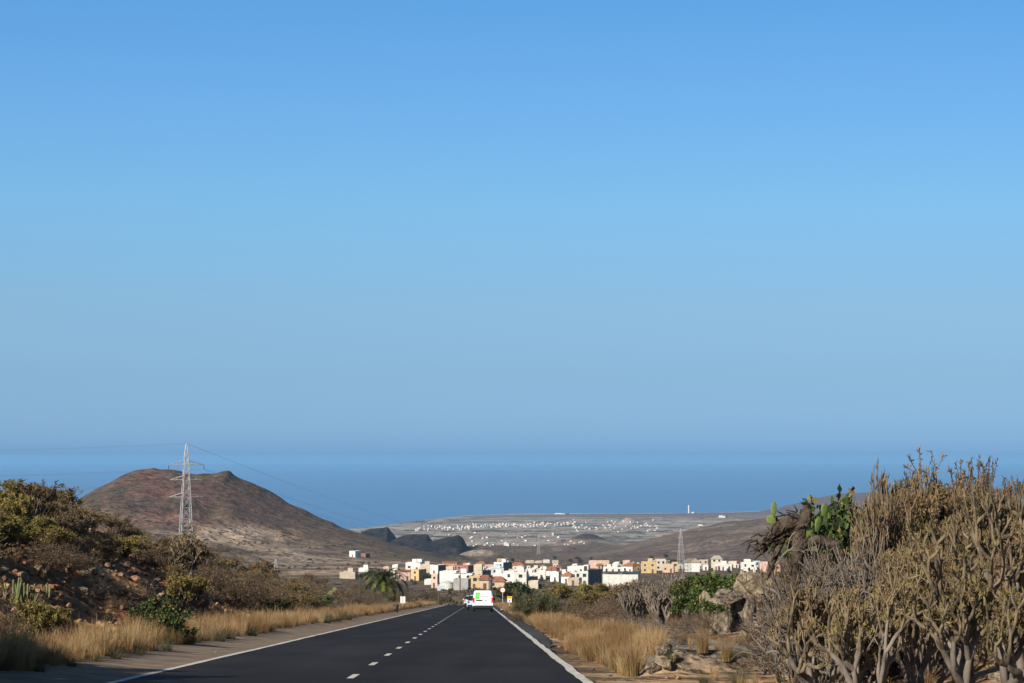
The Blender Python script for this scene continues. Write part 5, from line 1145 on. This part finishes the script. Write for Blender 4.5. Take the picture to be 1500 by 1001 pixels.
# ------------------------------------------------------------------ vehicles
van_paint = mat('white_van_paint', (.82, .82, .82), .3, spec=.5); rubber = mat('tyre_rubber', (.012, .012, .012), .85); tail = mat('tail_lamp', (.50, .03, .03), .3); van_glass = mat('tinted_glass', (.015, .018, .02), .1, spec=.6); green_m = mat('emblem_green', (.10, .62, .09), .4); green_l = mat('emblem_light_green', (.35, .85, .3), .4); txt_m = mat('grey_lettering', (.28, .28, .27), .6); plast = mat('bumper_plastic', (.018, .018, .022), .55); rim_m = mat('wheel_rim', (.4, .4, .42), .4, metal=.6)
def wheel(e, x, y, r, w):
    o = mesh_obj('wheel', [tubes([(-w / 2, 0, 0)], [(w / 2, 0, 0)], r * .62, r * .62, 20)], rim_m, e); o.location = (x, y, r)
    a = np.linspace(0, 2 * np.pi, 25)
    prof = [(-w / 2, r * .6), (-w / 2, r * .94), (-w * .38, r), (w * .38, r), (w / 2, r * .94), (w / 2, r * .6)]
    V = np.array([(px_, math.cos(t) * rr, math.sin(t) * rr) for t in a[:-1] for px_, rr in prof]); Fc = []
    for i in range(24):
        for k in range(6): Fc.append((i * 6 + k, i * 6 + (k + 1) % 6, ((i + 1) % 24) * 6 + (k + 1) % 6, ((i + 1) % 24) * 6 + k))
    mesh_obj('tyre', [(V, np.array(Fc), 0, True)], rubber, o)
    mesh_obj('rim', [tubes([(-w * .52, 0, 0)], [(w * .52, 0, 0)], r * .5, r * .5, 12)], rim_m, o)
def loft(secs):
    """secs: list of (y, outline [(x,z)...]) of equal length"""
    n = len(secs[0][1]); V = np.array([(x, y, z) for y, o_ in secs for x, z in o_]); Fc = []
    for i in range(len(secs) - 1):
        for k in range(n): Fc.append((i * n + k, i * n + (k + 1) % n, (i + 1) * n + (k + 1) % n, (i + 1) * n + k))
    return [(V, np.array(Fc), 0, False), (V[:n], np.arange(n)[None, ::-1], 0, False), (V[-n:], np.arange(n)[None], 0, False)]
def sec(w, zb, zt, tw, waist=.95):
    h = [(w / 2 * .96, zb), (w / 2, zb + .15), (w / 2, waist), (tw / 2 + .03, zt - .14), (tw / 2 - .05, zt - .03), (tw / 2 - .16, zt)]
    return h + [(-x, z) for x, z in h[::-1]]
def van():
    y = 218.; pr = roadp(y, .27); slope = math.atan(.0562)
    e = empty('delivery_van', tuple(pr), 'white delivery van with a green emblem driving away on the right lane', 'van'); e.rotation_euler = (-slope, 0, .0128)
    Wd = 1.80
    secs = [(0.0, sec(Wd - .06, .40, 1.80, 1.46)), (.05, sec(Wd, .36, 1.83, 1.50)), (2.3, sec(Wd, .32, 1.86, 1.50)), (2.9, sec(Wd, .32, 1.80, 1.46)), (3.45, sec(Wd, .32, 1.18, 1.5, .85)), (4.2, sec(Wd - .12, .34, .98, 1.4, .72)), (4.4, sec(Wd - .3, .38, .8, 1.2, .6))]
    body = mesh_obj('body', loft(secs), van_paint, e)
    mesh_obj('rear_bumper', [box(-.88, .88, -.10, .06, .30, .53)], plast, e); mesh_obj('underbody', [box(-.8, .8, .07, 4.1, .16, .34)], plast, e)
    for sx in (-1, 1):
        d = mesh_obj('rear_door', [box(sx * .01, sx * .73, -.03, .0, .56, 1.72) if sx > 0 else box(-.73, -.01, -.03, .0, .56, 1.72)], van_paint, e)
        if sx > 0: mesh_obj('handle', [box(.20, .29, -.045, -.031, .93, 1.0)], plast, d)
        mesh_obj('tail_lamp', [box(min(sx * .74, sx * .885), max(sx * .74, sx * .885), -.028, .03, .80, 1.22)], tail, e)
        m_ = mesh_obj('wing_mirror', [box(min(sx * .91, sx * 1.08), max(sx * .91, sx * 1.08), 2.95, 3.1, .98, 1.2)], plast, e)
        for yy in (.75, 3.4): wheel(e, sx * .78, yy, .31, .2)
        V = np.array([(sx * .906, 2.35, 1.0), (sx * .906, 3.15, 1.0), (sx * .80, 2.95, 1.5), (sx * .80, 2.35, 1.52)]); mesh_obj('side_window', [(V, np.array([(0, 1, 2, 3)]), 0)], van_glass, e)
    mesh_obj('plate_recess', [box(-.60, -.06, -.045, -.031, .93, 1.03)], plast, e)
    mesh_obj('windscreen', [(np.array([(-.66, 3.46, 1.2), (.66, 3.46, 1.2), (.62, 2.97, 1.74), (-.62, 2.97, 1.74)]), np.array([(0, 1, 2, 3)]), 0)], van_glass, e)
    sq = [(-.66, 1.10), (-.36, 1.10), (-.25, 1.66), (-.62, 1.66)]
    em = mesh_obj('emblem', prism(sq, -.036, -.0315, 0), green_m, e)
    mesh_obj('emblem_mark', prism([(-.54, 1.28), (-.36, 1.30), (-.36, 1.36), (-.46, 1.37), (-.42, 1.46), (-.34, 1.48), (-.36, 1.53), (-.50, 1.50)], -.040, -.0365, 0), green_l, em)
    cu = bpy.data.curves.new('lettering', 'FONT'); cu.body = 'comunal'; cu.size = .22; cu.extrude = .002; cu.align_x = 'LEFT'; cu.materials.append(txt_m)
    tmp = bpy.data.objects.new('lettering', cu); C.objects.link(tmp); bpy.context.view_layer.update(); lm = bpy.data.meshes.new_from_object(tmp.evaluated_get(bpy.context.evaluated_depsgraph_get())); bpy.data.objects.remove(tmp); o = bpy.data.objects.new('lettering', lm); C.objects.link(o); o.parent = e; o.location = (-.26, -.034, 1.29); o.rotation_euler = (R(90), 0, 0)
van()
def car(y, s, col, label, paintname):
    pr = roadp(y, s); e = empty('car', tuple(pr), label, 'car'); e.rotation_euler = (-math.atan(.0562), 0, .0128); pm = mat(paintname, col, .3, spec=.5); Wd = 1.7
    def sc_(w, zb, zt): h = [(w / 2 * .95, zb), (w / 2, zb + .12), (w / 2, zt - .18), (w / 2 - .08, zt)]; return h + [(-x, z) for x, z in h[::-1]]
    mesh_obj('body', loft([(0, sc_(Wd - .1, .36, .85)), (.1, sc_(Wd, .3, .95)), (2.6, sc_(Wd, .28, .95)), (3.5, sc_(Wd - .08, .28, .84)), (3.9, sc_(Wd - .3, .32, .66))]), pm, e)
    def s2(w, zt): h = [(w / 2, .94), (w / 2 - .12, zt - .05), (w / 2 - .22, zt)]; return h + [(-x, z) for x, z in h[::-1]]
    cab = mesh_obj('cabin', loft([(.06, s2(Wd - .14, .96)), (.32, s2(Wd - .14, 1.40)), (1.7, s2(Wd - .14, 1.46)), (2.7, s2(Wd - .14, .97))]), van_glass, e)
    mesh_obj('roof', loft([(.33, [(.52, 1.40), (.5, 1.43), (-.5, 1.43), (-.52, 1.40)]), (1.7, [(.52, 1.45), (.5, 1.49), (-.5, 1.49), (-.52, 1.45)])]), pm, e)
    mesh_obj('rear_bumper', [box(-.8, .8, -.08, .05, .28, .5)], plast, e)
    mesh_obj('licence_plate', [box(-.25, .25, -.03, -.003, .58, .69)], sign_white, e)
    for sx in (-1, 1):
        mesh_obj('tail_lamp', [box(min(sx * .62, sx * .80), max(sx * .62, sx * .80), -.03, .08, .68, .88)], tail, e); mesh_obj('wing_mirror', [box(min(sx * .86, sx * 1.0), max(sx * .86, sx * 1.0), 2.2, 2.32, .92, 1.05)], pm, e)
        for yy in (.65, 3.05): wheel(e, sx * .73, yy, .29, .18)
car(252, -.45, (.45, .66, .78), 'pale blue car mostly hidden by the left side of the white van', 'pale_blue_paint')
car(330, -1.25, (.62, .70, .74), 'silvery car far ahead to the left of the van', 'silver_paint')
# roadside litter and small marker
def litter(px, py, w, label, col, seed):
    p = hit(px, py, 30); k = 1 / (F / p[1]); V, Fc, _, _ = rock_parts(seed, .5, 5, 2); V = V * np.array((w * k * .5, w * k * .35, w * k * .3)); o = mesh_obj('litter', [(V + p - np.array((0, 0, .01)), Fc, 0, False)], mat('litter_%s' % seed, col, .5)); tag(o, label, 'litter')
litter(314, 958, 10, 'crumpled bluish white plastic bottle in the gutter left of the road', (.6, .6, .75), 771); litter(735, 893.5, 4, 'white scrap beside the right edge line far ahead', (.8, .8, .8), 772); litter(911, 990, 4, 'white scrap on the sand by the tall golden grass', (.8, .8, .8), 773); litter(763, 916, 3, 'small white scrap at the foot of the broom bush', (.75, .75, .75), 774)
p = hit(413, 892); e = empty('marker_post', p, 'small white marker post in the grass of the left verge', 'post'); mesh_obj('post', [tubes([(0, 0, -.1)], [(0, 0, .75)], .05, .045, 8)], sign_white, e); mesh_obj('reflector', [box(-.04, .04, -.058, -.046, .55, .68)], black, e)
